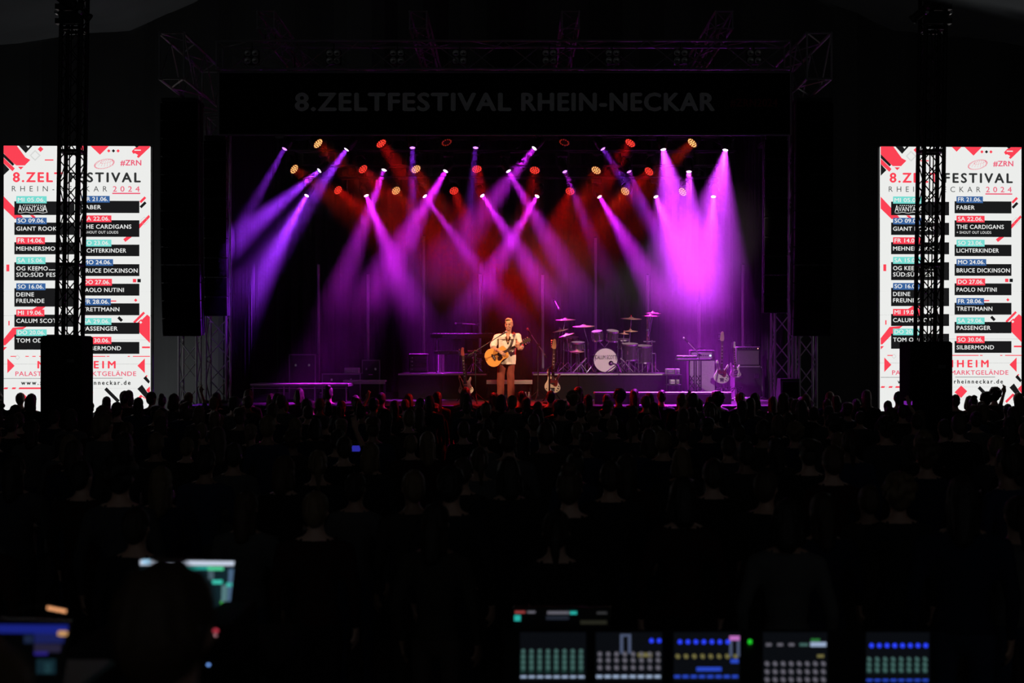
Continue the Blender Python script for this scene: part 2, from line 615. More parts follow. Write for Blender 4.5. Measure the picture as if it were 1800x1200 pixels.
    for k in range(4):     # faint rhombus outlines
        cx, cy, r = ((55, 17, 9), (55, 17, 7.5), (24, 372, 4), (246, 132, 7))[k]
        q = [(cx, cy - r), (cx + r, cy), (cx, cy + r), (cx - r, cy)]
        for i in range(4): diag(a, *q[i], *q[(i + 1) % 4], .5, z1)
    tag(a.build('pale_outline', led_grey, root), kind='stuff')
    # festival tent emblem: dotted leaning ellipse with ridge lines
    a = MB()
    for ring, (rx, ry, n) in enumerate(((18.5, 8.0, 46), (17.3, 7.0, 42), (9, 5.0, 16))):
        for k in range(n):
            t = 2 * PI * k / n
            ux, uy = rx * math.cos(t), ry * math.sin(t)
            if ring == 2: ux, uy = ux * 1.2 + 5, uy * .5 - 3
            x = 176 + ux * .94 + uy * .2; y = 31.5 + uy - ux * .22
            s_ = .55
            rect(a, x - s_, x + s_, y - s_ * .8, y + s_ * .8, z1)
    for k in range(7):
        diag(a, 169 + k * 3.5, 25.6 - k * .55, 160 + k * 5.2, 36.5 - abs(k - 3) * .6, .35, z1)
    tag(a.build('tent_emblem', led_rose, root), kind='stuff')
    # heading
    a = MB(); put_text(a, '8.ZELT', 16, 104, 63.5, 16.3, dm, z2, .035, 1.22); a.build('heading_lettering', led_red, root)
    a = MB(); put_text(a, 'FESTIVAL', 115, 240, 63.5, 16.3, dm, z2, .035, 1.3); a.build('heading_lettering', led_ink, root)
    a = MB(); put_text(a, 'RHEIN-NECKAR', 14.6, 181, 80.3, 9.4, dm, z2, -.004, 1.9); a.build('heading_lettering', led_ink, root)
    a = MB(); put_text(a, '2024', 191, 238, 80.3, 9.4, dm, z2, .012, 1.7); a.build('year_lettering', led_rose, root)
    a = MB(); rect(a, 190, 239, 82.3, 84.6, z2); a.build('underline', led_rose, root)
    a = MB(); put_text(a, '#ZRN', 204, 241, 34, 9.2, dm, z2, .03, 1.05)
    a.build('red_lettering', led_rose, root)
    # programme: (date, tag colour, tag y, bar y, [(act, x1, baseline, cap, bold)])
    LX, RX = (18.8, 124), (134, 237.5)
    left = [('MI 05.06.', led_cyan, 88.7, 101.3, 97.8, 121.8, 53, [('AVANTASIA', 52, 115, 9.5, .0)]),
            ('SO 09.06.', led_blue, 126.5, 138, 135, 156.8, 53, [('GIANT ROOKS', 76, 149.3, 7, .016)]),
            ('FR 14.06.', led_red, 161, 173, 169.7, 191, 50, [('MEHNERSMOOS', 83, 184.4, 7, .016)]),
            ('SA 15.06.', led_cyan, 195.8, 208, 205, 237, 51, [('OG KEEMO', 55, 219.2, 7, .016), ('SÜD:SÜD FEST', 76, 230.4, 7, .016)]),
            ('SO 16.06.', led_blue, 242, 254, 250.7, 283, 51, [('DEINE', 31, 265, 7, .016), ('FREUNDE', 49, 276.3, 7, .016)]),
            ('MI 19.06.', led_red, 288, 300, 297, 318.3, 49, [('CALUM SCOTT', 77, 311.3, 7, .016)]),
            ('DO 20.06.', led_cyan, 323, 334.7, 332, 358.7, 53, [('TOM ODELL', 63, 346, 7, .016)])]
    right = [('FR 21.06.', led_blue, 88, 99.7, 96.6, 118, 48, [('FABER', 33, 111.3, 7, .016)]),
             ('SA 22.06.', led_red, 122.3, 134.2, 130.7, 160, 51, [('THE CARDIGANS', 86, 145.6, 7.2, .016), ('+ SHOUT OUT LOUDS', 63, 154.3, 4.6, .0)]),
             ('SO 23.06.', led_cyan, 165, 177, 173.6, 194, 51, [('LICHTERKINDER', 77, 187.6, 7, .016)]),
             ('MO 24.06.', led_blue, 199.3, 211, 208, 229, 54, [('BRUCE DICKINSON', 97, 223, 7.2, .016)]),
             ('DO 27.06.', led_red, 233.8, 246, 242.5, 263.5, 52, [('PAOLO NUTINI', 73, 257, 7, .016)]),
             ('FR 28.06.', led_blue, 268.6, 280.5, 277, 298, 50, [('TRETTMANN', 65, 291, 7, .016)]),
             ('SA 29.06.', led_cyan, 303, 315, 311, 331, 51, [('PASSENGER', 62, 325, 7, .016)]),
             ('SO 30.06.', led_red, 336, 348.7, 345, 366, 51, [('SILBERMOND', 68, 359.6, 7, .016)])]
    for (bx, rows) in ((LX, left), (RX, right)):
        for date, colm, t0, t1, b0, b1, tw_, acts in rows:
            a = MB(); rect(a, bx[0], bx[1], b0, b1, z2); bar = a.build('act_bar', led_dark, root)
            x0 = bx[0] + 3.5
            a = MB(); rect(a, x0, x0 + tw_, t0, t1, z3); tg = a.build('date_tag', colm, root)
            a = MB(); put_text(a, date, x0 + 2.5, x0 + tw_ - 3, t1 - 2.8, 7.0, dm, z4, .02, 1.02); a.build('lettering', led_white, tg)
            for act, w_, bl, ch, bo in acts:
                a = MB()
                if act == 'AVANTASIA':       # tall first and last letters on a swash line
                    put_text(a, 'A', x0 + 3, x0 + 10.5, bl + 1, 12, dm, z4, .0)
                    put_text(a, 'VANTASI', x0 + 10, x0 + 47, bl, 8.5, dm, z4, .0)
                    put_text(a, 'A', x0 + 46, x0 + 54, bl + 1, 12, dm, z4, .0)
                    for q in range(10): rect(a, x0 + 12 + q * 3.7, x0 + 14 + q * 3.7, 104, 105.2, z4)
                    for q in range(12): diag(a, x0 + 3 + q * 4.3, 117.4 + .9 * math.sin(q * 1.4), x0 + 7.3 + q * 4.3, 117.4 + .9 * math.sin(q * 1.4 + 1.4), .8, z4)
                else:
                    put_text(a, act, x0, x0 + w_, bl, ch, dm, z4, bo, 1.08)
                a.build('lettering', led_white, bar)
            a = MB()
            if acts[0][0] == 'OG KEEMO':
                for q in range(6): rect(a, x0 + 57 + q * 2.7, x0 + 58.9 + q * 2.7, 217.4, 219, z4)
                tag(a.build('small_lettering', led_white, bar), kind='stuff')
    a = MB(); put_text(a, 'MANNHEIM', 59, 196, 391.3, 12.4, dm, z2, .035, 1.5); a.build('place_lettering', led_red, root)
    a = MB(); put_text(a, 'PALASTZELT MAIMARKTGELÄNDE', 20.5, 232, 404.8, 7.8, dm, z2, .018, 1.1); a.build('place_lettering', led_rose, root)
    a = MB(); put_text(a, 'www.zeltfestivalrheinneckar.de', 30.5, 222, 420.3, 7.2, dm, z2, .03, 1.45); a.build('web_address', led_dark, root)
    return root

SCR_Y = 27.0
scr_top = CAMZ - (257 - HOR) * SCR_Y / F
scrL = led_screen('tall LED screen showing the festival programme, left of the stage', ((136.5 - 900) * SCR_Y / F, SCR_Y, scr_top - SCR_H), 0.02)
scrR = copy_tree(scrL)
scrR.location = ((1670.5 - 900) * (SCR_Y + .25) / F, SCR_Y + .25, scr_top - SCR_H + .02)
scrR.rotation_euler = (0, 0, .035)
scrR.scale = (.99, 1, 1)
scrR['label'] = 'tall LED screen showing the festival programme, right of the stage'

# ------------------------------------------------------------------ tent masts in front of the screens


def mast(label, pxb, pxt, py_top_of_cover, cov, y, flip):
    base = P(pxb, HOR, y); base.z = 0
    top = P(pxt, 0, y)
    root = thing('tent_mast', label, 'mast', base)
    H = 13.0
    lean = V(((top.x - P(pxb, 600, y).x) / (top.z - P(pxb, 600, y).z), 0, 1))
    w = .165
    A = lambda sx, sy, z: V((sx * w, sy * w, 0)) + lean * z
    for sx in (-1, 1):
        for sy in (-1, 1): strut('chord', steel_black, root, A(sx, sy, .05), A(sx, sy, H), .036, 8)
    bay = .40
    n = int((11.2 - 1.0) / bay)
    for k in range(n):
        z0 = 1.0 + bay * k; z1 = z0 + bay
        for sy in (-1, 1):
            strut('brace', steel_black, root, A(-1, sy, z0), A(1, sy, z1), .0105)
            strut('brace', steel_black, root, A(1, sy, z0), A(-1, sy, z1), .0105)
        s_ = 1 if k % 2 else -1
        for sx in (-1, 1): strut('brace', steel_black, root, A(sx, -s_, z0), A(sx, s_, z1), .0105)
    for z in (1.0, 4.05, 5.95, 8.0, 10.2):
        for sy in (-1, 1): strut('cross_bar', steel_black, root, A(-1, sy, z), A(1, sy, z), .03)
        for sx in (-1, 1): strut('cross_bar', steel_black, root, A(sx, -1, z), A(sx, 1, z), .03)
    for i, x in enumerate((-.03, .055)):
        strut('cable', rubber, root, A(x / w, -.3 + .5 * i, .3), A(x / w, -.3 + .5 * i, 12), .011)
    zc = CAMZ - (py_top_of_cover - HOR) * y / F
    MB().rbox((cov[0], 0, zc / 2), (cov[1], .66, zc), .03).build('base_cover', cloth_black, root)
    MB().box((cov[0] + flip * .17, -.334, zc - .42), (.12, .004, .05)).build('cover_label', mat('grey_label', (.10, .10, .10), .6), root)
    # winch block near the top of the frame
    zw = CAMZ - (30 - HOR) * y / F
    cw = lean * zw
    MB().box(cw + V((0, -.25, .1)), (.44, .12, .09)).box(cw + V((0, -.25, -.14)), (.44, .12, .09)).box(cw + V((0, -.22, -.02)), (.36, .06, .12)).build('winch_block', steel_black, root)
    for sx in (-1, 1):
        MB().cyl(cw + V((sx * .2, -.33, .0)), cw + V((sx * .2, -.25, .0)), .03, n=10).build('bolt', alu, root)
    return root

mast('black lattice tent mast crossing the left LED screen', 118, 127, 590, (0.0, .68), 22.0, 1)
mast('black lattice tent mast crossing the right LED screen', 1627, 1636, 600, (0.0, .70), 22.0, 1)

# ------------------------------------------------------------------ proscenium: banner, front truss, blinders, roof trusses
BY = 25.8
banner_cloth = mat('banner_cloth', (.010, .010, .011), .9, bump=.05)
b0 = P(384, 237, BY); b1 = P(1390, 127, BY)
bn = thing('festival_banner', 'black banner above the stage reading 8. ZELTFESTIVAL RHEIN-NECKAR', 'banner', ((b0.x + b1.x) / 2, BY, b0.z))
MB().box(((b0.x + b1.x) / 2, BY, (b0.z + b1.z) / 2), (b1.x - b0.x, .02, b1.z - b0.z)).build('cloth', banner_cloth, bn, True)
bm = lambda px, py, z=0: P(px, py, BY - .012 - z)
a = MB(); put_text(a, '8.ZELTFESTIVAL', 518, 899, 194, 30, bm, 0, .04, 1.1); a.build('lettering', mat('banner_white_print', (.88, .88, .88), .8), bn, True)
a = MB(); put_text(a, 'RHEIN-NECKAR', 916, 1257, 194, 30, bm, 0, .04, 1.1)
a.build('lettering', mat('banner_white_print', (.88, .88, .88), .8), bn, True)
a = MB(); put_text(a, '#ZRN2024', 1283, 1367, 187, 13, bm, 0, .03, 1.1)
a.build('hashtag_lettering', mat('banner_red_print', (.22, .012, .02), .8), bn, True)
o_ = bn.location
for p, q in ((V((b0.x, BY, b0.z)), V((b1.x, BY, b0.z))), (V((b0.x, BY, b1.z)), V((b1.x, BY, b1.z))), (V((b0.x, BY, b0.z)), V((b0.x, BY, b1.z))), (V((b1.x, BY, b0.z)), V((b1.x, BY, b1.z)))):
    strut('frame_tube', alu_dull, bn, p - o_, q - o_, .022, 8)

t0 = P(386, 102, BY + .35); t1 = P(1384, 102, BY + .35)
truss('front_truss', 'lattice lighting truss running above the festival banner', 'truss', t0, t1, .56, .56, 16, alu_dull, .026, .013, up=(0, 0, 1))
gl = mat('blinder_glass', (.5, .5, .48), .2, .6)
for i, px in enumerate((442, 586, 698, 808, 966, 1077, 1197, 1326)):
    c0 = P(px, 100, BY + .25)
    r_ = thing('blinder_light', f'unlit four-cell blinder light, {ORD[i]} from the left in the front truss', 'light', c0, group='blinders in the front truss')
    MB().rbox((0, .06, 0), (.30, .12, .30), .015).build('housing', black, r_)
    for sx in (-1, 1):
        for sz in (-1, 1):
            MB().lathe([(.064, .02), (.068, 0), (.05, .012), (.02, .02)], (sx * .075, -.02, sz * .075), (0, 1, 0), 12).build('lamp_cell', gl, r_, smooth=True)
    strut('hanger', steel_black, r_, (0, .06, .14), (0, .06, .29), .012)
for i, px in enumerate((467, 735, 1003, 1273)):
    s0 = P(px, 35, 25.6)
    r_ = truss('roof_truss', f'stage roof girder seen end-on, {ORD[i]} from the left above the front truss', 'truss', s0, s0 + V((0, 9.6, 0)), .33, .33, 12, alu_dull, .024, .012, group='roof girders over the stage')
    for sx in (-1, 1): strut('hanger', steel_black, r_, (sx * .1, .5, -.165), (sx * .1, .5, -.33), .012)
for sx, px, lab in ((-1, 302, 'left'), (1, 1440, 'right')):
    s0 = P(px, 98, 24.6)
    r_ = truss('speaker_girder', f'girder end jutting out above the {lab} speaker array', 'truss', s0, s0 + V((0, 3.4, 0)), .46, .86, 4, alu_dull, .03, .016)

# ------------------------------------------------------------------ speaker line arrays
grille_m = mat('speaker_grille', (.006, .006, .006), .85, bump=.3, scale=30, bscale=200)
box_m = mat('speaker_box_paint', (.035, .035, .037), .45, bump=.15, bscale=120)


def array(label, pxl, pxr, py0, py1, y, n, curve, hang=None):
    """hanging column of speaker boxes curving back at the bottom"""
    top = P((pxl + pxr) / 2, py0, y); bot = P(0, py1, y)
    w = (pxr - pxl) * y / F; h = (top.z - bot.z) / n
    root = thing('line_array', label, 'speaker', (top.x, y, bot.z))
    d = min(.7, w * .8)
    me = MB().prism([(-w / 2, 0), (w / 2, 0), (w / 2 * .86, d), (-w / 2 * .86, d)], -h / 2 + .008, h / 2 - .008, bev=.008).mesh('cabinet', box_m)
    me2 = MB().rbox((0, -.012, 0), (w * .95, .024, h * .9), .006).mesh('grille', grille_m)
    me3 = MB().box((w / 2 * .97, d * .4, 0), (.02, .08, h)).box((-w / 2 * .97, d * .4, 0), (.02, .08, h)).mesh('rigging', steel_black)
    p = V((0, 0, top.z - bot.z - h / 2)); ang = 0
    for k in range(n):
        c_ = link('cabinet', me, root, p, (ang, 0, 0))
        link('grille', me2, c_); link('rigging', me3, c_)
        a2 = curve * ((k + 1) / n) ** 2
        p = p + V((0, math.sin((ang + a2) / 2), -math.cos((ang + a2) / 2))) * h
        ang = a2
    zt = top.z - bot.z
    MB().box((0, d / 2, zt + .05), (w * .9, d * 1.1, .08)).build('fly_frame', steel_black, root)
    if hang is not None: strut('chain', steel_black, root, (hang - top.x, d / 2, zt + .08), (hang - top.x, d / 2, 7.745 - bot.z), .014)
    else: MB().box((-.1 if top.x < 0 else -.1, d / 2 + .45, zt + .05), (.12, 1.2, .07)).build('bracket', steel_black, root)
    return root

array('long black speaker array hanging beside the left LED screen', 281, 349, 180, 592, 26.2, 13, .16, -6.64)
array('narrow black speaker array hanging over the left stage corner', 358, 398, 246, 556, 26.9, 9, .12)
array('long black speaker array hanging beside the right LED screen', 1398, 1466, 180, 592, 26.2, 13, .16, 6.016)
array('narrow black speaker array hanging over the right stage corner', 1344, 1385, 246, 551, 26.9, 9, .12)

# ------------------------------------------------------------------ ground-support towers at the stage sides
for px0, px1, lab in ((364, 403, 'lattice tower under the narrow left speaker array'), (316, 351, 'lattice tower under the long left speaker array'),
                      (1357, 1392, 'lattice tower under the narrow right speaker array'), (1400, 1434, 'lattice tower under the long right speaker array')):
    y = 28.0
    w = (px1 - px0) * y / F - .05
    b_ = P((px0 + px1) / 2, HOR, y); b_.z = 0
    stand = DECK if 'narrow' in lab else 0
    b_.z = stand
    t_ = V((b_.x, b_.y, 7.6))
    r_ = truss('support_tower', lab, 'truss', b_, t_, w, w, 13 if stand else 16, alu_dull, .027, .014)
    MB().box((0, 0, .03), (w + .08, w + .3, .06)).build('base_plate', steel_black, r_)

# ------------------------------------------------------------------ three lighting trusses over the stage
ROWY = [28.0, 30.5, 33.0]
ROWZ = [P(0, 262, 28.0).z, P(0, 301, 30.5).z, P(0, 345, 33.0).z]
for i in range(3):
    z = ROWZ[i] + .62
    r_ = truss('lighting_truss', f'black lighting truss, {("front", "middle", "rear")[i]} of the three above the stage', 'truss', (-5.3, ROWY[i], z), (5.2, ROWY[i], z), .3, .3, 20, steel_black, .024, .01, faces=(0, 1, 2))
    for px in (467, 735, 1003, 1273):
        x = P(px, 0, 25.6).x
        strut('hanger_chain', steel_black, r_, (x + 5.3 + .165, 0, .13), (x + 5.3 + .165, 0, 8.935 - z), .014)

# ------------------------------------------------------------------ risers, steps and low platforms on the stage
riser_front = mat('riser_black_cloth', (.006, .006, .007), .9, bump=.1)
edge_alu = mat('riser_edge', (.55, .54, .55), .4, .4)
RZ = P(0, 656, 30.2).z      # riser top


def riser(label, px0, px1, y0, y1):
    x0 = P(px0, 0, y0).x; x1 = P(px1, 0, y0).x
    r_ = thing('stage_riser', label, 'riser', ((x0 + x1) / 2, y0, DECK))
    W_ = x1 - x0; H_ = RZ - DECK
    n = max(1, round(W_ / 1.0))
    for k in range(n):
        MB().rbox((-W_ / 2 + W_ / n * (k + .5), (y1 - y0) / 2, H_ - .03), (W_ / n - .006, y1 - y0, .06), .006).build('deck_panel', deck_m, r_)
        MB().box((-W_ / 2 + W_ / n * (k + .5), .03, (H_ - .06) / 2), (W_ / n - .008, .02, H_ - .065)).build('front_panel', riser_front, r_)
    MB().box((0, -.012, H_ - .025), (W_, .02, .03)).build('edge_strip', edge_alu, r_)
    for sx in (-1, 1):
        MB().box((sx * (W_ / 2 - .02), (y1 - y0) / 2, (H_ - .07) / 2), (.02, y1 - y0 - .06, H_ - .07)).build('side_panel', riser_front, r_)
        strut('leg', alu_dull, r_, (sx * (W_ / 2 - .08), y1 - y0 - .1, 0), (sx * (W_ / 2 - .08), y1 - y0 - .1, H_ - .06), .016)
    return r_
riser('low black riser carrying the keyboards left of the singer', 700, 855, 30.2, 32.4)
riser('low black riser carrying the drum kit', 937, 1176, 30.2, 32.6)


def step(label, px0, px1, py0, y, depth=.35):
    t = P(px0, py0, y); x1 = P(px1, py0, y).x
    r_ = thing('step_unit', label, 'step', ((t.x + x1) / 2, y, DECK))
    W_ = x1 - t.x; H_ = t.z - DECK
    mt = mat('step_tread_alu', (.60, .58, .56), .45, .2)
    for k in range(3):
        MB().rbox((0, .01 + k * .002, H_ - .015 - k * .03), (W_, .05, .027), .004).build('front_slat', mt, r_)
    MB().rbox((0, depth / 2 + .03, H_ - .02), (W_, depth - .06, .04), .006).build('tread', mt, r_)
    for sx in (-1, 1):
        for yy in (.05, depth - .05): strut('leg', steel_black, r_, (sx * (W_ / 2 - .05), yy + .06, 0), (sx * (W_ / 2 - .05), yy + .06, H_ - .04), .02)
    return r_
step('pale metal step behind the singer between the two risers', 855, 936, 668, 29.6)
step('pale metal step on the left half of the stage', 603, 677, 668, 29.4)
pl = P(440, 674, 28.3); pr = P(612, 674, 28.3)
r_ = thing('side_platform', 'low dark platform with metal edge at the left front of the stage', 'platform', ((pl.x + pr.x) / 2, 28.3, DECK))
W_ = pr.x - pl.x; H_ = pl.z - DECK
for k in range(2): MB().rbox((-W_ / 4 + k * W_ / 2, .5, H_ - .035), (W_ / 2 - .006, 1.0, .07), .006).build('deck_panel', mat('platform_grey', (.16, .15, .16), .5), r_)
MB().box((0, -.012, H_ - .02), (W_, .02, .03)).build('edge_strip', edge_alu, r_)
MB().box((0, -.012, H_ - .1), (W_, .02, .016)).build('lower_rail', alu_dull, r_)
for sx in (-1, -.33, .33, 1): strut('leg', alu_dull, r_, (sx * (W_ / 2 - .05), .02, 0), (sx * (W_ / 2 - .05), .02, H_ - .07), .016)
q0 = P(1045, 689, 27.2); q1 = P(1286, 689, 27.2)
r_ = thing('front_rail', 'long low metal ledge at the right front edge of the stage', 'ledge', ((q0.x + q1.x) / 2, 27.2, DECK))
W_ = q1.x - q0.x; H_ = q0.z - DECK
MB().rbox((0, .15, H_ - .02), (W_, .3, .04), .006).build('top', edge_alu, r_)
for k in range(4): MB().box((-W_ / 2 + W_ / 4 * (k + .5), .02, (H_ - .04) / 2), (W_ / 4 - .01, .02, H_ - .045)).build('front_panel', mat('ledge_panel', (.10, .09, .10), .6), r_)
for k in range(5): MB().box((-W_ / 2 + .04 + (W_ - .08) * k / 4, .2, (H_ - .04) / 2), (.04, .04, H_ - .04)).build('leg', alu_dull, r_)
# ------------------------------------------------------------------ haze hanging in the stage
hz = bpy.data.materials.new('stage_haze')
hz.use_nodes = True
nt = hz.node_tree
nt.nodes.clear()
out = nt.nodes.new('ShaderNodeOutputMaterial')
vsn = nt.nodes.new('ShaderNodeVolumeScatter')
vsn.inputs['Color'].default_value = (1, 1, 1, 1)
vsn.inputs['Anisotropy'].default_value = .25
tc = nt.nodes.new('ShaderNodeTexCoord')
nz = nt.nodes.new('ShaderNodeTexNoise')
nz.inputs['Scale'].default_value = .55
nz.inputs['Detail'].default_value = 1.5
nz.inputs['Distortion'].default_value = .6
nt.links.new(tc.outputs['Object'], nz.inputs['Vector'])
mr = nt.nodes.new('ShaderNodeMapRange')
mr.inputs['From Min'].default_value = .38
mr.inputs['From Max'].default_value = .68
mr.inputs['To Min'].default_value = HAZE_LO if 'HAZE_LO' in globals() else .022
mr.inputs['To Max'].default_value = HAZE_HI if 'HAZE_HI' in globals() else .045
nt.links.new(nz.outputs['Fac'], mr.inputs['Value'])
sx = nt.nodes.new('ShaderNodeSeparateXYZ')
nt.links.new(tc.outputs['Object'], sx.inputs[0])
gr = nt.nodes.new('ShaderNodeMapRange')          # haze floats above head height and thins out towards the floor
gr.interpolation_type = 'SMOOTHSTEP'
gr.inputs['From Min'].default_value = 1.6
gr.inputs['From Max'].default_value = 3.0
gr.inputs['To Min'].default_value = .16
gr.inputs['To Max'].default_value = 1.0
nt.links.new(sx.outputs['Z'], gr.inputs['Value'])
ml = nt.nodes.new('ShaderNodeMath')
ml.operation = 'MULTIPLY'
nt.links.new(mr.outputs[0], ml.inputs[0])
nt.links.new(gr.outputs[0], ml.inputs[1])
last = ml.outputs[0]
for (px_, py_, yy_, rad_, gain_) in ((1228, 455, 29.6, 1.9, .075), (700, 470, 30.2, 1.5, .022), (475, 395, 30.8, 1.3, .022), (892, 425, 30.4, .9, .015)):     # thicker puffs
    dn = nt.nodes.new('ShaderNodeVectorMath'); dn.operation = 'DISTANCE'
    nt.links.new(tc.outputs['Object'], dn.inputs[0])
    c_ = P(px_, py_, yy_) - V((0, 30.95, DECK + .005))
    dn.inputs[1].default_value = c_
    pm = nt.nodes.new('ShaderNodeMapRange'); pm.interpolation_type = 'SMOOTHERSTEP'
    pm.inputs['From Min'].default_value = rad_; pm.inputs['From Max'].default_value = 0.0
    pm.inputs['To Min'].default_value = 0.0; pm.inputs['To Max'].default_value = gain_
    nt.links.new(dn.outputs['Value'], pm.inputs['Value'])
    ad = nt.nodes.new('ShaderNodeMath'); ad.operation = 'ADD'
    nt.links.new(last, ad.inputs[0]); nt.links.new(pm.outputs[0], ad.inputs[1])
    last = ad.outputs[0]
nt.links.new(last, vsn.inputs['Density'])
nt.links.new(vsn.outputs[0], out.inputs['Volume'])
hzo = MB().box((-.25, 0, 3.3), (11.9, 8.4, 6.6)).build('stage_haze', hz)
hzo.location = (0, 30.95, DECK + .005)
tag(hzo, 'thin smoky haze filling the stage and catching the light beams', 'haze', kind='stuff')

# ------------------------------------------------------------------ lamps
lens_hot = mat('beam_lens_lit', (.1, .1, .1), .3, emit=(1.0, .80, 1.0), est=6, sample=False)
lens_mid = mat('beam_lens_purple', (.1, .1, .1), .3, emit=(.62, .22, 1.0), est=2.2, sample=False)
lamp_body = mat('lamp_housing', (.014, .014, .015), .5)


def spot(name, parent, loc, d, energy, col, angle, blend, rad=.05):
    ld = bpy.data.lights.new(name, 'SPOT')
    ld.energy = energy; ld.color = col; ld.spot_size = math.radians(angle); ld.spot_blend = blend
    ld.shadow_soft_size = rad
    o = bpy.data.objects.new(name, ld); COL.objects.link(o)
    o.parent = parent; o.location = loc
    o.rotation_mode = 'QUATERNION'
    o.rotation_quaternion = frame(-V(d)).to_quaternion()
    return o


def disc_beam(name, parent, loc, d, energy, col, angle, size):
    ld = bpy.data.lights.new(name, 'AREA')
    ld.shape = 'DISK'; ld.size = size
    ld.energy = energy; ld.color = col; ld.spread = math.radians(angle)
    o = bpy.data.objects.new(name, ld); COL.objects.link(o)
    o.parent = parent; o.location = loc
    o.rotation_mode = 'QUATERNION'
    o.rotation_quaternion = frame(-V(d)).to_quaternion()
    return o


def moving_head(label, px, py, y, tgt, power, col, angle, group, hot=True, blend=.55):
    c = P(px, py, y)
    d = (P(*tgt) - c).normalized()
    pivot = c - d * .16
    root = thing('moving_head_light', label, 'stage light', pivot, group=group)
    ztop = ROWZ[ROWY.index(y)] + .62 - .15 - pivot.z
    MB().rbox((0, 0, ztop - .075), (.24, .2, .12), .02).build('base', lamp_body, root)
    strut('clamp', steel_black, root, (0, 0, ztop - .02), (0, 0, ztop + .02), .03)
    MB().box((0, 0, ztop), (.06, .37, .03)).build('clamp_bar', steel_black, root)
    hd = V((d.x, d.y, 0)); hd = hd.normalized() if hd.length > .05 else V((0, -1, 0))
    sd = V((-hd.y, hd.x, 0))
    yk = MB()
    for s_ in (-1, 1): yk.tube([sd * s_ * .125 + V((0, 0, 0)), sd * s_ * .125 + V((0, 0, ztop - .2)), sd * s_ * .06 + V((0, 0, ztop - .13))], .022)
    yk.tube([sd * -.06 + V((0, 0, ztop - .13)), sd * .06 + V((0, 0, ztop - .13))], .022)
    yk.build('yoke', lamp_body, root)
    hdm = MB().lathe([(.05, -.16), (.085, -.12), (.10, -.02), (.095, .08), (.075, .145), (.072, .16), (.06, .16), (.058, .148)], (0, 0, 0), d, 14).build('head', lamp_body, root, smooth=False)
    MB().lathe([(.0, .150), (.057, .150), (.05, .157), (.0, .162)], (0, 0, 0), d, 14).build('lens', lens_hot if hot else lens_mid, hdm, smooth=True)
    disc_beam('beam', root, d * .168, d, 14 * power * BEAM_W, col, angle * 1.3, .10)
    return root

PUR = (.33, .028, 1.0); MAG = (.74, .02, 1.0); PNK = (.66, .045, 1.0)
row1 = [(500, 262, (400, 440, 27.0), .35, PUR, 9, False), (609, 263, (395, 560, 27.2), 1.6, PUR, 13, True), (725, 260, (727, 440, 27.2), .22, PUR, 9, False),
        (836, 260, (820, 440, 27.2), .25, PUR, 9, False), (939, 261, (765, 480, 26.8), 1.1, MAG, 15, True), (1060, 262, (1205, 480, 27.0), .35, PUR, 10, False),
        (1166, 263, (1215, 520, 27.2), 7.5, PNK, 31, True), (1275, 264, (1232, 520, 27.2), 8.5, PNK, 31, True)]
row2 = [(561, 300, (345, 480, 29.0), 2.1, PUR, 13, True), (675, 299, (612, 470, 29.5), .8, MAG, 11, True), (783, 301, (690, 460, 29.5), 1.7, MAG, 15, True),
        (894, 301, (1005, 490, 29.5), 1.0, MAG, 12, True), (993, 302, (1045, 430, 29.6), .22, MAG, 9, False), (1106, 302, (1180, 460, 29.6), .3, MAG, 10, False),
        (1211, 302, (1215, 520, 29.6), 3.6, PNK, 26, True)]
row3 = [(539, 344, (430, 540, 31.5), 3.6, PUR, 14, True), (644, 344, (716, 520, 32.0), 2.3, MAG, 14, True), (747, 345, (855, 490, 32.0), .7, MAG, 9, True),
        (848, 344, (925, 460, 32.0), 1.5, MAG, 12, True), (944, 345, (865, 480, 31.8), 1.7, MAG, 12, True), (1054, 346, (1150, 505, 31.8), 2.6, MAG, 14, True),
        (1153, 346, (1215, 500, 31.8), 4.4, PNK, 23, True), (1254, 346, (1243, 520, 31.8), 5.0, PNK, 23, True)]
for ri, row in enumerate((row1, row2, row3)):
    nm = ('front', 'middle', 'rear')[ri]
    for k, (px, py, tg, pw, colr, ang, hot) in enumerate(row):
        moving_head(f'moving head throwing a purple beam, {ORD[k]} from the left on the {nm} lighting truss', px, py, ROWY[ri], tg, pw, colr, ang, f'moving heads on the {nm} truss', hot)

cell_red = mat('wash_cell_red', (.1, .02, .02), .3, emit=(1.0, .055, .03), est=1.7, sample=False)
cell_amb = mat('wash_cell_amber', (.1, .05, .02), .3, emit=(1.0, .58, .20), est=1.6, sample=False)
cell_dim = mat('wash_cell_dim', (.1, .02, .02), .3, emit=(.5, .03, .01), est=.5, sample=False)
face_red = mat('wash_face_red', (.06, .01, .01), .4, emit=(.55, .012, .006), est=.25, sample=False)
face_amb = mat('wash_face_amber', (.06, .02, .01), .4, emit=(.60, .09, .015), est=.3, sample=False)
face_dim = mat('wash_face_dim', (.03, .01, .01), .4)


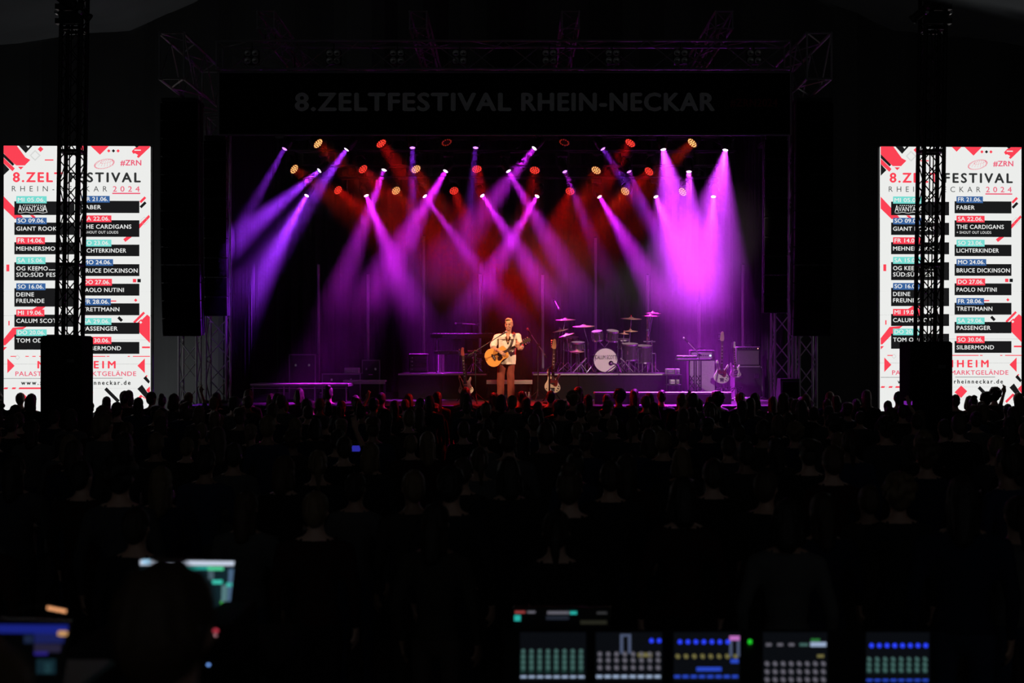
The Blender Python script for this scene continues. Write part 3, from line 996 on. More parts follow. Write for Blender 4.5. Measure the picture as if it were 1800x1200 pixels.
def wash(label, px, py, y, kind, group):
    c = P(px, py, y)
    tx = c.x * -.35
    d = (V((tx, y - {28.0: 2.7, 30.5: 3.8, 33.0: 5.2}[y], 1.8)) - c).normalized()
    pivot = c - d * .1
    root = thing('wash_light', label, 'stage light', pivot, group=group)
    ztop = ROWZ[ROWY.index(y)] + .62 - .15 - pivot.z
    MB().rbox((0, 0, ztop - .05), (.2, .16, .08), .015).build('base', lamp_body, root)
    strut('clamp', steel_black, root, (0, 0, ztop - .02), (0, 0, ztop + .02), .03)
    MB().box((0, 0, ztop), (.06, .37, .03)).build('clamp_bar', steel_black, root)
    hd = V((d.x, d.y, 0)).normalized(); sd = V((-hd.y, hd.x, 0))
    yk = MB()
    for s_ in (-1, 1): yk.tube([sd * s_ * .15, sd * s_ * .15 + V((0, 0, max(.06, ztop - .16))), sd * s_ * .06 + V((0, 0, ztop - .09))], .018)
    yk.tube([sd * -.06 + V((0, 0, ztop - .09)), sd * .06 + V((0, 0, ztop - .09))], .018)
    yk.build('yoke', lamp_body, root)
    hdm = MB().lathe([(.06, -.12), (.10, -.09), (.125, .0), (.13, .09), (.122, .1)], (0, 0, 0), d, 18).build('head', lamp_body, root)
    cm, fm = {'r': (cell_red, face_red), 'a': (cell_amb, face_amb), 'd': (cell_dim, face_dim)}[kind]
    MB().lathe([(.0, .098), (.121, .098), (.121, .103), (.0, .104)], (0, 0, 0), d, 18).build('face_plate', fm, hdm)
    M_ = frame(d)
    me = MB().lathe([(.015, .102), (.0135, .112), (.008, .116), (.001, .117)], (0, 0, 0), (0, 0, 1), 8).mesh('led_cell', cm, smooth=True)
    pts = [(0, 0)] + [(.048, PI / 3 * k) for k in range(6)] + [(.096, PI / 6 * k + PI / 12) for k in range(12)]
    for r_, a_ in pts:
        if kind == 'd' and r_ < .09: continue
        link('led_cell', me, hdm, M_ @ V((r_ * math.cos(a_), r_ * math.sin(a_), 0)), M_.to_quaternion())
    if kind != 'd':
        disc_beam('wash', root, d * .125, d, (4.6 if kind == 'r' else 2.8) * WASH_W, (1.0, .008, .006) if kind == 'r' else (1.0, .03, .006), 25, .2)
    return root
for ri, row in enumerate(([(559, 252, 'a'), (670, 252, 'r'), (785, 250, 'd'), (992, 250, 'd'), (1108, 251, 'r'), (1217, 251, 'a')],
                          [(517, 297, 'a'), (638, 297, 'r'), (731, 297, 'a'), (838, 297, 'r'), (940, 299, 'r'), (1048, 299, 'a'), (1141, 301, 'r')],
                          [(594, 334, 'r'), (696, 335, 'a'), (798, 335, 'r'), (1002, 336, 'r'), (1099, 336, 'a'), (1200, 337, 'a')])):
    nm = ('front', 'middle', 'rear')[ri]
    for k, (px, py, kd) in enumerate(row):
        cn = {'r': 'glowing red', 'a': 'glowing amber', 'd': 'nearly dark red'}[kd]
        wash(f'{cn} round LED wash light, {ORD[k]} from the left on the {nm} truss', px, py, ROWY[ri], kd, f'wash lights on the {nm} truss')

# warm front light for the band from two profile spots up on the tent masts


def profile_spot(label, px, py, y, tgt, energy, col, ang, blend):
    c = P(px, py, y)
    d = (V(tgt) - c).normalized()
    root = thing('profile_spotlight', label, 'stage light', c)
    MB().lathe([(.08, -.3), (.11, -.26), (.11, .0), (.075, .06), (.07, .3), (.085, .34), (.08, .36), (.06, .34)], (0, 0, 0), d, 14).build('barrel', lamp_body, root)
    MB().lathe([(0, .335), (.06, .335), (.05, .345), (0, .35)], (0, 0, 0), d, 14).build('lens', gl, root)
    MB().tube([(-.15, 0, 0), (-.15, .05, .2), (0, .1, .26), (.15, .05, .2), (.15, 0, 0)], .015).build('yoke', lamp_body, root)
    MB().tube([(0, .1, .26), (0, .22, .26)], .03).build('clamp', steel_black, root)
    spot('front_light', root, d * .38, d, energy, col, ang, blend, .06)
    return root
WARM = (1.0, .64, .40)
profile_spot('profile spotlight clamped to the left tent mast, aimed at the singer', 127, 8, 21.72, (-.25, 28, 2.55), 5200, WARM, 11.5, .7)
profile_spot('profile spotlight clamped to the right tent mast, aimed at the singer', 1634, 10, 21.68, (-.1, 28, 2.6), 5600, WARM, 9.5, .7)
profile_spot('profile spotlight high on the right tent mast, aimed at the drums', 1634, -45, 21.68, (2.3, 30.5, 2.3), 4600, (1.0, .74, .70), 18.5, .6)
profile_spot('profile spotlight high on the left tent mast, aimed at the bass amplifier', 127, -45, 21.68, (4.7, 29.8, 2.35), 5200, (1.0, .80, .82), 9.5, .8)
# ------------------------------------------------------------------ vertical light tubes at the back of the stage
tube_m = mat('frosted_tube', (.55, .50, .52), .35, var=.1)
for i, (px, py) in enumerate(((560, 465), (647, 482), (745, 415), (844, 482), (954, 483), (1047, 418), (1139, 483), (1229, 530), (1306, 465))):
    y = 33.6 if i < 8 else 32.4
    t = P(px, py, y)
    r_ = thing('light_tube', f'unlit upright light tube on a stand, {ORD[i]} from the left behind the band', 'light tube', (t.x, y, DECK), group='upright light tubes behind the band')
    h = t.z - DECK
    MB().cyl((0, 0, .35), (0, 0, h), .036, n=10).build('tube', tube_m, r_, smooth=True)
    MB().box((0, .045, (h + .3) / 2), (.05, .02, h - .3)).build('mounting_rail', steel_black, r_)
    MB().cyl((0, .045, .02), (0, .045, .4), .02).build('pole', steel_black, r_)
    MB().cyl((0, .04, 0), (0, .04, .02), .2, n=16).build('base_plate', steel_black, r_)
    MB().cyl((0, 0, h), (0, 0, h + .03), .038, n=10).build('end_cap', black, r_)

# ------------------------------------------------------------------ stands and microphones
mic_m = mat('mic_grille', (.35, .35, .36), .35, .8)


def tripod(root, zc, spread=.28, m=steel_black, r=.012, ang=0.3):
    for k in range(3):
        a_ = ang + 2 * PI * k / 3
        strut('leg', m, root, (0, 0, zc), (spread * math.cos(a_), spread * math.sin(a_), .012), r)


def mic_stand(label, base, zc, tip, tail=.35, m=steel_black, m2=None, r=.013, group=None, mic=True):
    """tripod stand with a boom; base and tip are world points, zc the height of the boom joint above the base"""
    base = V(base); tip = V(tip) - base
    root = thing('microphone_stand', label, 'microphone stand', base, group=group)
    tripod(root, .22, .3, m, ang=R.uniform(0, 2))
    MB().cyl((0, 0, .1), (0, 0, zc * .55), r).cyl((0, 0, zc * .5), (0, 0, zc), r * .75).build('pole', m, root)
    MB().cyl((0, 0, .18), (0, 0, .26), .022).build('collar', rubber, root)
    j = V((0, 0, zc)); d = (tip - j).normalized()
    MB().cyl(j - V((.03, 0, 0)), j + V((.03, 0, 0)), .025).build('boom_joint', rubber, root)
    MB().cyl(j - d * tail, tip - d * .14, r * .7).build('boom', m2 or m, root)
    MB().cyl(j - d * tail, j - d * (tail - .08), .02).build('counterweight', rubber, root)
    if mic:
        mi = MB().cyl(tip - d * .16, tip - d * .03, .013, .02, n=10).build('microphone', black, root)
        MB().ell(tip, .026, 10, 8).build('mic_head', mic_m, mi, smooth=True)
    return root

SY = 28.0
bx = P(836, 0, 27.62).x
mic_stand('boom microphone stand reaching to the singer', (bx, 27.62, DECK), P(0, 617, 27.62).z - DECK, P(889.5, 583, 27.52), .18, steel_black)
g_ = P(965, 0, 27.9)
ms = thing('straight_stand', 'straight brown-black stand in front of the white bass guitar', 'microphone stand', (g_.x, 27.55, DECK))
MB().cyl((0, 0, 0), (0, 0, .03), .14, n=18).build('round_base', steel_black, ms)
MB().cyl((0, 0, .03), (0, 0, P(0, 648, 27.55).z - DECK), .022, .016, n=8).build('pole', mat('stand_brown', (.06, .035, .03), .5), ms)
pinkm = mat('mic_boom_metal', (.5, .45, .46), .35, .6)
mic_stand('tall boom microphone stand right of the singer', (P(946, 0, 29.3).x, 29.3, DECK), 1.25, P(927, 578, 29.2), .36, steel_black, pinkm)
mic_stand('boom stand with overhead microphone above the hi-hat', (P(975, 0, 31.9).x, 31.9, RZ), 1.75, P(983, 543, 31.4), .15, steel_black, pinkm)
mic_stand('slim boom stand with microphone behind the keyboards', (P(840, 0, 31.6).x, 31.6, RZ), P(0, 570, 31.6).z - RZ, P(801, 568, 31.6), .02, steel_black, pinkm)
mic_stand('boom microphone stand at the bass amplifier', (P(1229, 0, 29.3).x, 29.3, DECK), P(0, 622, 29.3).z - DECK, P(1202, 594, 29.0), .06, steel_black, pinkm)

# ------------------------------------------------------------------ guitars


def smooth_outline(pts, n=4):
    """closed Catmull-Rom curve through pts"""
    out_ = []
    N_ = len(pts)
    for i in range(N_):
        p0, p1, p2, p3 = (V(pts[(i + k) % N_]) for k in (-1, 0, 1, 2))
        for k in range(n):
            t = k / n
            out_.append(tuple(.5 * ((2 * p1) + (p2 - p0) * t + (2 * p0 - 5 * p1 + 4 * p2 - p3) * t * t + (3 * p1 - p0 - 3 * p2 + p3) * t ** 3)))
    return out_

BASS = [(0, -.02), (.10, 0), (.165, .06), (.17, .13), (.12, .22), (.115, .29), (.16, .37), (.15, .42), (.12, .41), (.085, .34), (.04, .32), (-.035, .33), (-.06, .40), (-.085, .50), (-.12, .51), (-.135, .44), (-.115, .34), (-.12, .26), (-.17, .16), (-.165, .08), (-.10, .01)]
STRAT = [(0, 0), (.09, 0), (.155, .05), (.16, .11), (.12, .19), (.115, .25), (.14, .32), (.135, .365), (.11, .36), (.075, .30), (.035, .285), (-.035, .29), (-.07, .34), (-.10, .41), (-.13, .42), (-.14, .36), (-.12, .28), (-.12, .20), (-.16, .11), (-.155, .05), (-.09, 0)]


def electric(label, base, z0, tilt, bass, body_m, guard_m, neck_m, lean=.16, head_m=None, scale=1.0, guard=True, strap=None):
    """electric guitar standing upright, its lower rim z0 above base; built in local XZ with the front towards -Y"""
    root = thing('bass_guitar' if bass else 'electric_guitar', label, 'guitar', V(base) + V((0, 0, z0)), rot=(-lean, tilt, 0))
    root.scale = (scale,) * 3
    Mx = Matrix(((1, 0, 0), (0, 0, -1), (0, 1, 0)))        # local polygon (x, z) -> stand up, thickness to -Y
    outl = smooth_outline(BASS if bass else STRAT, 3)
    MB().prism(outl, -.02, .022, Mx, bev=.008).build('body', body_m, root)
    top = max(p[1] for p in outl)
    nl = .33 if bass else .29
    hl = .95 if bass else .84      # nut height
    if guard:
        gp = [(-.03, .30), (.035, .305), (.055, .27), (.075, .30), (.115, .36), (.13, .37), (.10, .28), (.105, .22), (.09, .14), (.04, .13), (.0, .16), (-.07, .20), (-.09, .26), (-.07, .28)] if bass else [(-.03, .26), (.035, .265), (.06, .26), (.10, .31), (.115, .31), (.10, .24), (.10, .19), (.13, .09), (.09, .06), (.02, .12), (-.05, .13), (-.09, .18), (-.10, .27), (-.09, .33), (-.07, .30)]
        gpo = MB().prism(smooth_outline(gp, 3), .0225, .026, Mx).build('pickguard', guard_m, root)
    pk = [(.19, .09), (.085, .09)] if bass else [(.235, .075), (.18, .075), (.115, .08)]
    for zz, ww in pk: MB().rbox((0, -.03, zz), (ww, .012, .026 if bass else .018), .003).build('pickup', black, root)
    MB().rbox((0, -.03, .045), (.07, .015, .04), .003).build('bridge', chrome, root)
    for k in range(3): MB().cyl((.10 - .018 * k + .02, -.022, .14 - .045 * k), (.10 - .018 * k + .02, -.042, .14 - .045 * k), .012, n=8).build('knob', black if not bass else chrome, root)
    MB().prism([(-.033, nl - .04), (.033, nl - .04), (.022, hl), (-.022, hl)], .004, .03, Mx, bev=.004).build('neck', neck_m, root)
    fb = MB().prism([(-.032, nl - .06), (.032, nl - .06), (.0215, hl), (-.0215, hl)], .0302, .035, Mx).build('fretboard', mat('rosewood', (.07, .035, .03), .5), root)
    inlay = MB().rbox((0, -.0355, 0), (.028, .0012, .014), .0004).mesh('inlay', mat('pearl_inlay', (.75, .72, .66), .3))
    L_ = hl - nl
    for fr_ in (3, 5, 7, 9, 12, 15):
        zz = hl - L_ * 1.15 * (1 - .5 ** ((fr_ - .5) / 12)) * 1.25
        if zz > nl: link('inlay', inlay, fb, (0, 0, zz))
    if bass:
        hd = [(-.022, hl), (.022, hl), (.04, hl + .03), (.045, hl + .09), (.035, hl + .16), (.028, hl + .21), (-.005, hl + .225), (-.03, hl + .20), (-.038, hl + .12), (-.05, hl + .04)]
    else:
        hd = [(-.022, hl), (.022, hl), (.035, hl + .02), (.036, hl + .05), (.026, hl + .12), (.035, hl + .165), (.012, hl + .19), (-.02, hl + .175), (-.035, hl + .10), (-.04, hl + .03)]
    MB().prism(smooth_outline(hd, 2), .006, .022, Mx, bev=.003).build('headstock', head_m or neck_m, root)
    for k in range(4 if bass else 6):
        zz = hl + (.035 + .05 * k if bass else .02 + .027 * k)
        MB().cyl((-.03, -.012, zz), (-.065, -.012, zz), .006).ell((-.07, -.012, zz), (.014, .006, .012), 8, 6).build('tuner', chrome, root)
    s_ = MB()
    for k in range(4 if bass else 6):
        u = (k - (1.5 if bass else 2.5)) / (1.5 if bass else 2.5)
        s_.cyl((u * .026, -.042, .05), (u * .016, -.038, hl), .0009, n=4)
    tag(s_.build('strings', chrome, root), kind='stuff')
    if strap:
        MB().tube([V(p) for p in strap], .016, 6).build('strap', cloth_black, root)
    return root


def guitar_stand(label, base):
    root = thing('guitar_stand', label, 'guitar stand', base)
    tripod(root, .28, .24, steel_black, .01, -PI / 2)
    MB().cyl((0, .03, .26), (0, .17, .82), .011).build('pole', steel_black, root)
    MB().tube([(-.13, -.10, .30), (-.13, -.02, .24), (0, 0, .28), (.13, -.02, .24), (.13, -.10, .30)], .01).build('cradle', rubber, root)
    MB().tube([(-.05, .09, .82), (0, .17, .82), (.05, .09, .82)], .009).build('neck_fork', rubber, root)
    return root

cream = mat('cream_lacquer', (.80, .70, .55), .3, var=.05)
white_lac = mat('white_lacquer', (.78, .75, .70), .3, var=.05)
tort = mat('tortoiseshell', (.16, .02, .02), .25, scale=30, var=.6)
maple = mat('maple', (.65, .38, .17), .4, scale=12)
rosew = mat('dark_neck', (.10, .05, .04), .5)
cream2 = mat('cream_guard', (.85, .62, .45), .35)
redguard = mat('coral_pickguard', (.55, .12, .08), .35)
# front bass: body px 958-986 x, 648-690 y
gb = P(971, 0, 28.4)
gz = P(0, 689.5, 28.4).z - DECK
electric('cream bass guitar with tortoiseshell pickguard on a stand right of the singer', (gb.x, 28.4, DECK), gz, .045, True, cream, tort, maple, .14, maple, 1.0)
guitar_stand('folding guitar stand holding the cream bass guitar', (gb.x, 28.48, DECK))
ge = P(819.5, 0, 28.4)
gz = P(0, 692.5, 28.4).z - DECK
electric('cream electric guitar with dark red neck on a stand left of the singer', (ge.x, 28.4, DECK), gz, -.09, False, cream, cream2, mat('dark_red_neck', (.22, .05, .05), .4), .14, mat('dark_red_headstock', (.30, .05, .04), .4), 1.0, strap=[(-.10, -.04, .36), (-.07, -.045, .20), (-.02, -.05, .06), (.0, -.04, -.02)])
guitar_stand('folding guitar stand holding the cream electric guitar', (ge.x, 28.48, DECK))
g2 = P(1272, 0, 29.6)
gz = P(0, 672.5, 29.6).z - DECK
electric('white bass guitar with dark red pickguard in front of the bass cabinet', (P(1268, 0, 29.6).x, 29.6, DECK), gz, .04, True, white_lac, tort, rosew, .14, mat('pale_headstock', (.5, .34, .26), .4), 1.0)
guitar_stand('folding guitar stand holding the white bass guitar', (P(1268, 0, 29.68).x, 29.68, DECK))
gz = P(0, 663, 29.8).z - DECK
electric('white electric guitar leaning by the flight case at the far right', (P(1293, 0, 29.8).x, 29.8, DECK), gz, -.02, False, white_lac, white_lac, rosew, .14, white_lac, .80)
guitar_stand('folding guitar stand holding the white electric guitar', (P(1293, 0, 29.88).x, 29.88, DECK))

# ------------------------------------------------------------------ drum kit
shell_m = mat('drum_shell', (.035, .03, .03), .2, .1, scale=20, var=.5)
head_m = mat('drum_head', (.72, .69, .66), .6, var=.04)
brass = mat('cymbal_bronze', (.80, .50, .30), .42, .45, var=.15, scale=20)
clear_m = mat('coated_head', (.5, .47, .47), .45)


def drum(name, label, c, d, r, L, n_lug=8, front=None, lugs=True):
    """drum with its axis along d, centre c (world)"""
    root = thing(name, label, 'drum', V(c))
    M_ = frame(d)
    MB().lathe([(r * .98, -L / 2), (r * .985, -L / 2 + .01), (r * .985, L / 2 - .01), (r * .98, L / 2)], (0, 0, 0), d, 24).build('shell', shell_m, root, smooth=False)
    for s_ in (-1, 1):
        MB().lathe([(r, s_ * L / 2 - .018), (r * 1.03, s_ * L / 2 - .016), (r * 1.03, s_ * L / 2 + .016), (r * .97, s_ * L / 2 + .018), (r * .96, s_ * L / 2 - .018)], (0, 0, 0), d, 24, True).build('hoop', chrome if name != 'bass_drum' else black_gloss, root)
        MB().lathe([(.0, s_ * (L / 2 + .006)), (r * .97, s_ * (L / 2 + .004)), (r * .97, s_ * (L / 2 + .012)), (.0, s_ * (L / 2 + .012))], (0, 0, 0), d, 28).build('drum_head', head_m if name == 'bass_drum' else clear_m, root)
    if lugs:
        lug = MB().rbox((0, 0, 0), (.02, .022, min(.09, L * .5)), .004).mesh('lug', chrome)
        for k in range(n_lug):
            a_ = 2 * PI * k / n_lug + .2
            link('lug', lug, root, M_ @ V((r * 1.01 * math.cos(a_), r * 1.01 * math.sin(a_), 0)), (M_ @ Matrix.Rotation(a_, 3, 'Z')).to_quaternion())
        rod = MB().cyl((0, 0, -L / 2), (0, 0, L / 2), .004, n=5).mesh('tension_rod', chrome)
        for k in range(n_lug):
            a_ = 2 * PI * k / n_lug + .2
            link('tension_rod', rod, root, M_ @ V((r * 1.035 * math.cos(a_), r * 1.035 * math.sin(a_), 0)), M_.to_quaternion())
    return root

DY = 31.0
kc = P(1064.5, 631, 30.75); kr = 21.5 * 30.75 / F
kc.z = RZ + kr * 1.05
kd = drum('bass_drum', 'bass drum with white front head lettered CALUM SCOTT', kc + V((0, .23, 0)), (0, -1, 0), kr, .45, 10)
kf = kd.location
km = lambda px, py, z=0: V(((px - 1064.5) * 30.75 / F, -.23 - .014 - z, (631 - py) * 30.75 / F + (P(0, 631, 30.75).z - kf.z)))
a = MB(); put_text(a, 'CALUM SCOTT', 1046.5, 1083.5, 631.0, 6.8, km, 0, .0, 1.0)
a.build('lettering', mat('drum_print', (.03, .03, .03), .6), kd)
a = MB()
for x0, x1, y0, y1 in ((1045.8, 1046.5, 624.2, 634), (1045.8, 1048.3, 624, 624.8), (1083.2, 1083.9, 624.2, 634), (1081, 1083.9, 624, 624.8)):
    a.add([km(x0, y1), km(x1, y1), km(x1, y0), km(x0, y0)], [(0, 1, 2, 3)])
tag(a.build('letter_flourish', MATS['drum_print'], kd), kind='stuff')
MB().lathe([(0, 0), (.055, 0), (.055, .004), (0, .004)], km(1074, 638, .001), (0, -1, 0), 18).build('port_hole', black_matt, kd)
for s_ in (-1, 1): strut('spur', chrome, kd, (s_ * kr * .95, -.1, -kr * .3), (s_ * (kr + .16), -.2, -kr * 1.04), .012)
mic_stand('short microphone stand at the port of the bass drum', (P(1086, 0, 30.35).x, 30.35, RZ), .2, P(1075, 638.5, 30.42), .05)
for i, (px, py, y, r_, L_, tl) in enumerate(((1050, 590, 31.05, .135, .20, -.12), (1076, 590, 31.05, .15, .22, .08))):
    c_ = P(px, py, y)
    t_ = drum('tom', f'small rack tom above the bass drum, {("left", "right")[i]} of the pair', c_, V((tl, -.25, 1)), r_, L_, 6)
    strut('mount_arm', chrome, t_, (0, .1, -.05), V((P(1063, 0, y).x, y + .1, kf.z + kr)) - c_, .014)
for i, (px, py, y, r_, L_, lab) in enumerate(((1016, 608, 31.25, .17, .16, 'snare drum on its stand left of the bass drum'), (1004, 604, 31.9, .19, .30, 'floor tom standing at the left of the drum kit'), (1107, 618, 31.2, .20, .36, 'large floor tom standing right of the bass drum'), (1131, 622, 31.5, .21, .38, 'rearmost floor tom at the right of the drum kit'), (1096, 604, 31.6, .15, .2, 'small side tom between the cymbal stands'))):
    c_ = P(px, py, y)
    t_ = drum('floor_tom' if 'tom' in lab else 'snare_drum', lab, c_, V((0, -.15, 1)), r_, L_, 6)
    for k in range(3):
        a_ = PI / 2 + 2 * PI * k / 3
        strut('leg', chrome, t_, (r_ * 1.06 * math.cos(a_), r_ * 1.06 * math.sin(a_), .04), (r_ * 1.2 * math.cos(a_), r_ * 1.2 * math.sin(a_), RZ - c_.z + .005), .01)


def cymbal(label, px, py, hw, y, bxp, tilt=(0, 0), hat=False, group='cymbals of the drum kit'):
    c_ = P(px, py, y); r_ = hw * y / F
    b_ = V((P(bxp, 0, y + .12).x, y + .12, RZ))
    root = thing('cymbal_stand', label, 'cymbal', b_, group=group)
    t_ = c_ - b_
    nrm = V((tilt[0], tilt[1], 1)).normalized()
    cy = MB().lathe([(r_, 0), (r_ * .6, .012), (r_ * .24, .022), (r_ * .2, .034), (r_ * .12, .046), (.012, .05), (.012, .046), (r_ * .12, .04), (r_ * .2, .028), (r_ * .24, .017), (r_ * .6, .008), (r_, -.002)], t_, nrm, 28).build('cymbal', brass, root, smooth=True)
    if hat: MB().lathe([(r_, -.012), (r_ * .6, -.024), (r_ * .22, -.034), (.012, -.05), (.012, -.054), (r_ * .22, -.04), (r_ * .6, -.029), (r_, -.014)], t_, nrm, 28).build('lower_cymbal', brass, root, smooth=True)
    MB().cyl(t_, t_ + nrm * .085, .007).cyl(t_ + nrm * .06, t_ + nrm * .085, .014).build('wing_nut', chrome, root)
    m_ = V((0, 0, max(.5, t_.z * .62)))
    MB().cyl((0, 0, .08), m_, .013).build('pole', chrome, root)
    MB().cyl(m_ - V((0, 0, .03)), m_ + V((0, 0, .03)), .022).build('joint', chrome, root)
    MB().cyl(m_, t_, .009).build('arm', chrome, root)
    tripod(root, .25, .26, chrome, .009, R.uniform(0, 2))
    return root
for lab, a_ in (('highest cymbal at the left of the drum kit', (994, 562, 18, 31.7, 986, (-.02, -.1))),
                ('large ride cymbal left of the rack toms', (1026, 573.5, 20, 31.4, 1034, (-.03, -.1))),
                ('tilted cymbal at the far left edge of the drum kit', (985, 581, 14, 31.9, 979, (-.22, -.1))),
                ('steeply tilted red-lit cymbal low at the left of the drum kit', (996, 589, 14, 31.2, 999, (-.28, -.1))),
                ('crash cymbal high on the right side of the bass drum', (1109.5, 560, 19, 31.5, 1107, (.03, -.1))),
                ('small cymbal below the right crash cymbal', (1108, 582, 13.5, 31.2, 1105, (.0, -.1))),
                ('splash cymbal right beside the right rack tom', (1097, 586.5, 9, 31.1, 1093, (.05, -.12))),
                ('topmost cymbal at the far right of the drum kit', (1148, 550.5, 14, 31.9, 1141, (.02, -.1))),
                ('lower cymbal of the far right pair on the drum kit', (1144, 555.5, 15, 31.6, 1139, (.03, -.1)))):
    cymbal(lab, *a_)
hh = cymbal('pair of hi-hat cymbals low at the left of the drum kit', 1014, 617.5, 13, 30.9, 1013, (0, -.05), True)
# drum rack tubes and hardware
rk = thing('drum_rack', 'chrome tube rack at the right side of the drum kit', 'drum rack', (P(1141, 0, 31.7).x, 31.7, RZ))
for (x0, z0, x1, z1) in ((1138, 655, 1138, 556), (1146, 655, 1146, 600), (1138, 600, 1152, 600), (1152, 621, 1152, 655), (1138, 621, 1152, 621), (1131, 600, 1138, 600)):
    strut('rack_tube', chrome, rk, P(x0, z0, 31.7) - V((P(1141, 0, 31.7).x, 31.7, RZ)), P(x1, z1, 31.7) - V((P(1141, 0, 31.7).x, 31.7, RZ)), .017, 8)
for (x, z) in ((1138, 600), (1138, 621), (1146, 600), (1138, 580)):
    MB().rbox(P(x, z, 31.7) - rk.location, (.06, .06, .06), .01).build('clamp', chrome, rk)
# slanting floor brace left of the bass drum, pedals
for lab, (p0, p1), kx in (('bright angled double-braced pedal stand left of the bass drum', ((1007, 653), (1031, 629)), 1),
                          ('angled chrome tom stand leg right of the bass drum', ((1113, 650), (1091, 629)), -1)):
    y = 30.6
    b_ = P(p0[0], 656, y); b_.z = RZ
    r_ = thing('angled_stand', lab, 'drum stand', b_)
    e0 = P(*p0, y) - b_; e1 = P(*p1, y) - b_
    strut('main_bar', chrome, r_, V((e0.x, 0, .02)), e1, .017, 8)
    md = e0.lerp(e1, .6)
    strut('leg', chrome, r_, md, V((md.x + kx * .16, .1, .012)), .01)
    strut('leg', chrome, r_, md, V((md.x + kx * .05, -.12, .012)), .01)
    MB().rbox(md, (.05, .05, .05), .01).build('clamp', chrome, r_)
st_ = thing('drum_throne', 'round black drum stool behind the bass drum', 'stool', (P(1062, 0, 32.0).x, 32.0, RZ))
MB().lathe([(.0, .46), (.16, .46), (.175, .49), (.175, .53), (.15, .55), (0, .55)], n=18).build('seat', cloth_black, st_)
MB().cyl((0, 0, .1), (0, 0, .46), .02).build('pole', chrome, st_)
tripod(st_, .25, .25, chrome, .01)

# ------------------------------------------------------------------ keyboards on the left riser
kb_m = mat('keyboard_body', (.012, .012, .014), .5)
wkey = mat('white_key', (.7, .68, .64), .3); bkey = mat('black_key', (.015, .015, .015), .3)


def keyboard(label, px0, px1, py, y, z_th, depth=.3, tilt=0.0):
    l_ = P(px0, py, y); w = P(px1, py, y).x - l_.x
    root = thing('keyboard', label, 'keyboard', (l_.x + w / 2, y, l_.z - z_th), rot=(tilt, 0, 0))
    MB().rbox((0, depth / 2, z_th / 2), (w, depth, z_th), .012).build('body', kb_m, root)
    nk = max(10, int(w / .0235))
    kw = w * .94 / nk
    wk = MB().rbox((0, 0, 0), (kw * .9, .13, .012), .002).mesh('white_key', wkey)
    bk = MB().rbox((0, 0, 0), (kw * .5, .085, .012), .002).mesh('black_key', bkey)
    for k in range(nk):
        x = -w * .47 + kw * (k + .5)
        link('white_key', wk, root, (x, depth - .08, z_th + .004))
        if k % 7 in (0, 1, 3, 4, 5): link('black_key', bk, root, (x + kw / 2, depth - .11, z_th + .012))
    for k in range(int(w / .08)):
        MB().cyl((-w * .45 + .08 * k, .07, z_th), (-w * .45 + .08 * k, .07, z_th + .02), .01, .008, n=8).build('knob', chrome, root)
    for k in range(6):
        MB().rbox((-w * .2 + .045 * k, .12, z_th + .003), (.03, .018, .006), .002).build('button', grey_plastic, root)
    MB().box((w * .28, .10, z_th + .002), (.16, .06, .004)).build('display', mat('keyboard_display', (.02, .03, .05), .1), root)
    # sockets on the side facing the audience
    for k in range(5): MB().cyl((w * (.1 * k - .3), -.004, z_th * .5), (w * (.1 * k - .3), .005, z_th * .5), .009, n=8).build('socket', chrome, root)
    return root
k1 = keyboard('long upper keyboard with a row of shiny knobs on the left riser', 756, 869, 586, 30.9, .11, .32)
k2 = keyboard('short lower keyboard on the left riser', 762, 806, 617, 30.7, .08, .28)
k3 = keyboard('wide lower stage piano on the left riser', 808, 856, 622, 31.2, .10, .3)
ks = thing('keyboard_stand', 'two-tier keyboard stand with pale columns on the left riser', 'keyboard stand', (P(800, 0, 31.0).x, 31.0, RZ))
kx = ks.location.x
pale = mat('pale_column', (.45, .42, .43), .4)
for px in (773, 779): MB().cyl((P(px, 0, 31.25).x - kx, .28, 0), (P(px, 0, 31.25).x - kx, .28, P(0, 617, 31.2).z - RZ - .02), .035 if px == 773 else .025, n=10).build('column', pale, ks)
for px in (768, 858):
    x = P(px, 0, 31.0).x - kx
    strut('leg', steel_black, ks, (x, .34, .01), (x, .34, P(0, 586, 30.9).z - RZ - .13), .02)
    strut('arm', steel_black, ks, (x, .34, P(0, 586, 30.9).z - RZ - .125), (x, -.1, P(0, 586, 30.9).z - RZ - .125), .015)
    strut('foot', steel_black, ks, (x, -.2, .02), (x, .6, .02), .02)
for px in (762, 806, 812, 853):
    x = P(px, 0, 31.0).x - kx
    strut('lower_leg', steel_black, ks, (x, .2, .01), (x, .2, P(0, 617, 30.7).z - RZ - (.10 if px < 807 else .17)), .015)
rc = thing('rack_case', 'dark equipment rack at the left end of the keyboard riser', 'rack', (P(735, 0, 31.0).x, 31.0, RZ))
hz_ = P(0, 621, 31).z - RZ
MB().rbox((0, .25, hz_ / 2), (.44, .5, hz_), .02).build('case', black, rc)
for k in range(4):
    MB().rbox((0, -.006, hz_ * (.18 + .2 * k)), (.38, .014, hz_ * .16), .003).build('rack_unit', mat('rack_unit_grey', (.05, .05, .055), .4), rc)
    MB().cyl((-.14, -.02, hz_ * (.18 + .2 * k)), (-.14, -.008, hz_ * (.18 + .2 * k)), .012, n=8).build('knob', chrome, rc)
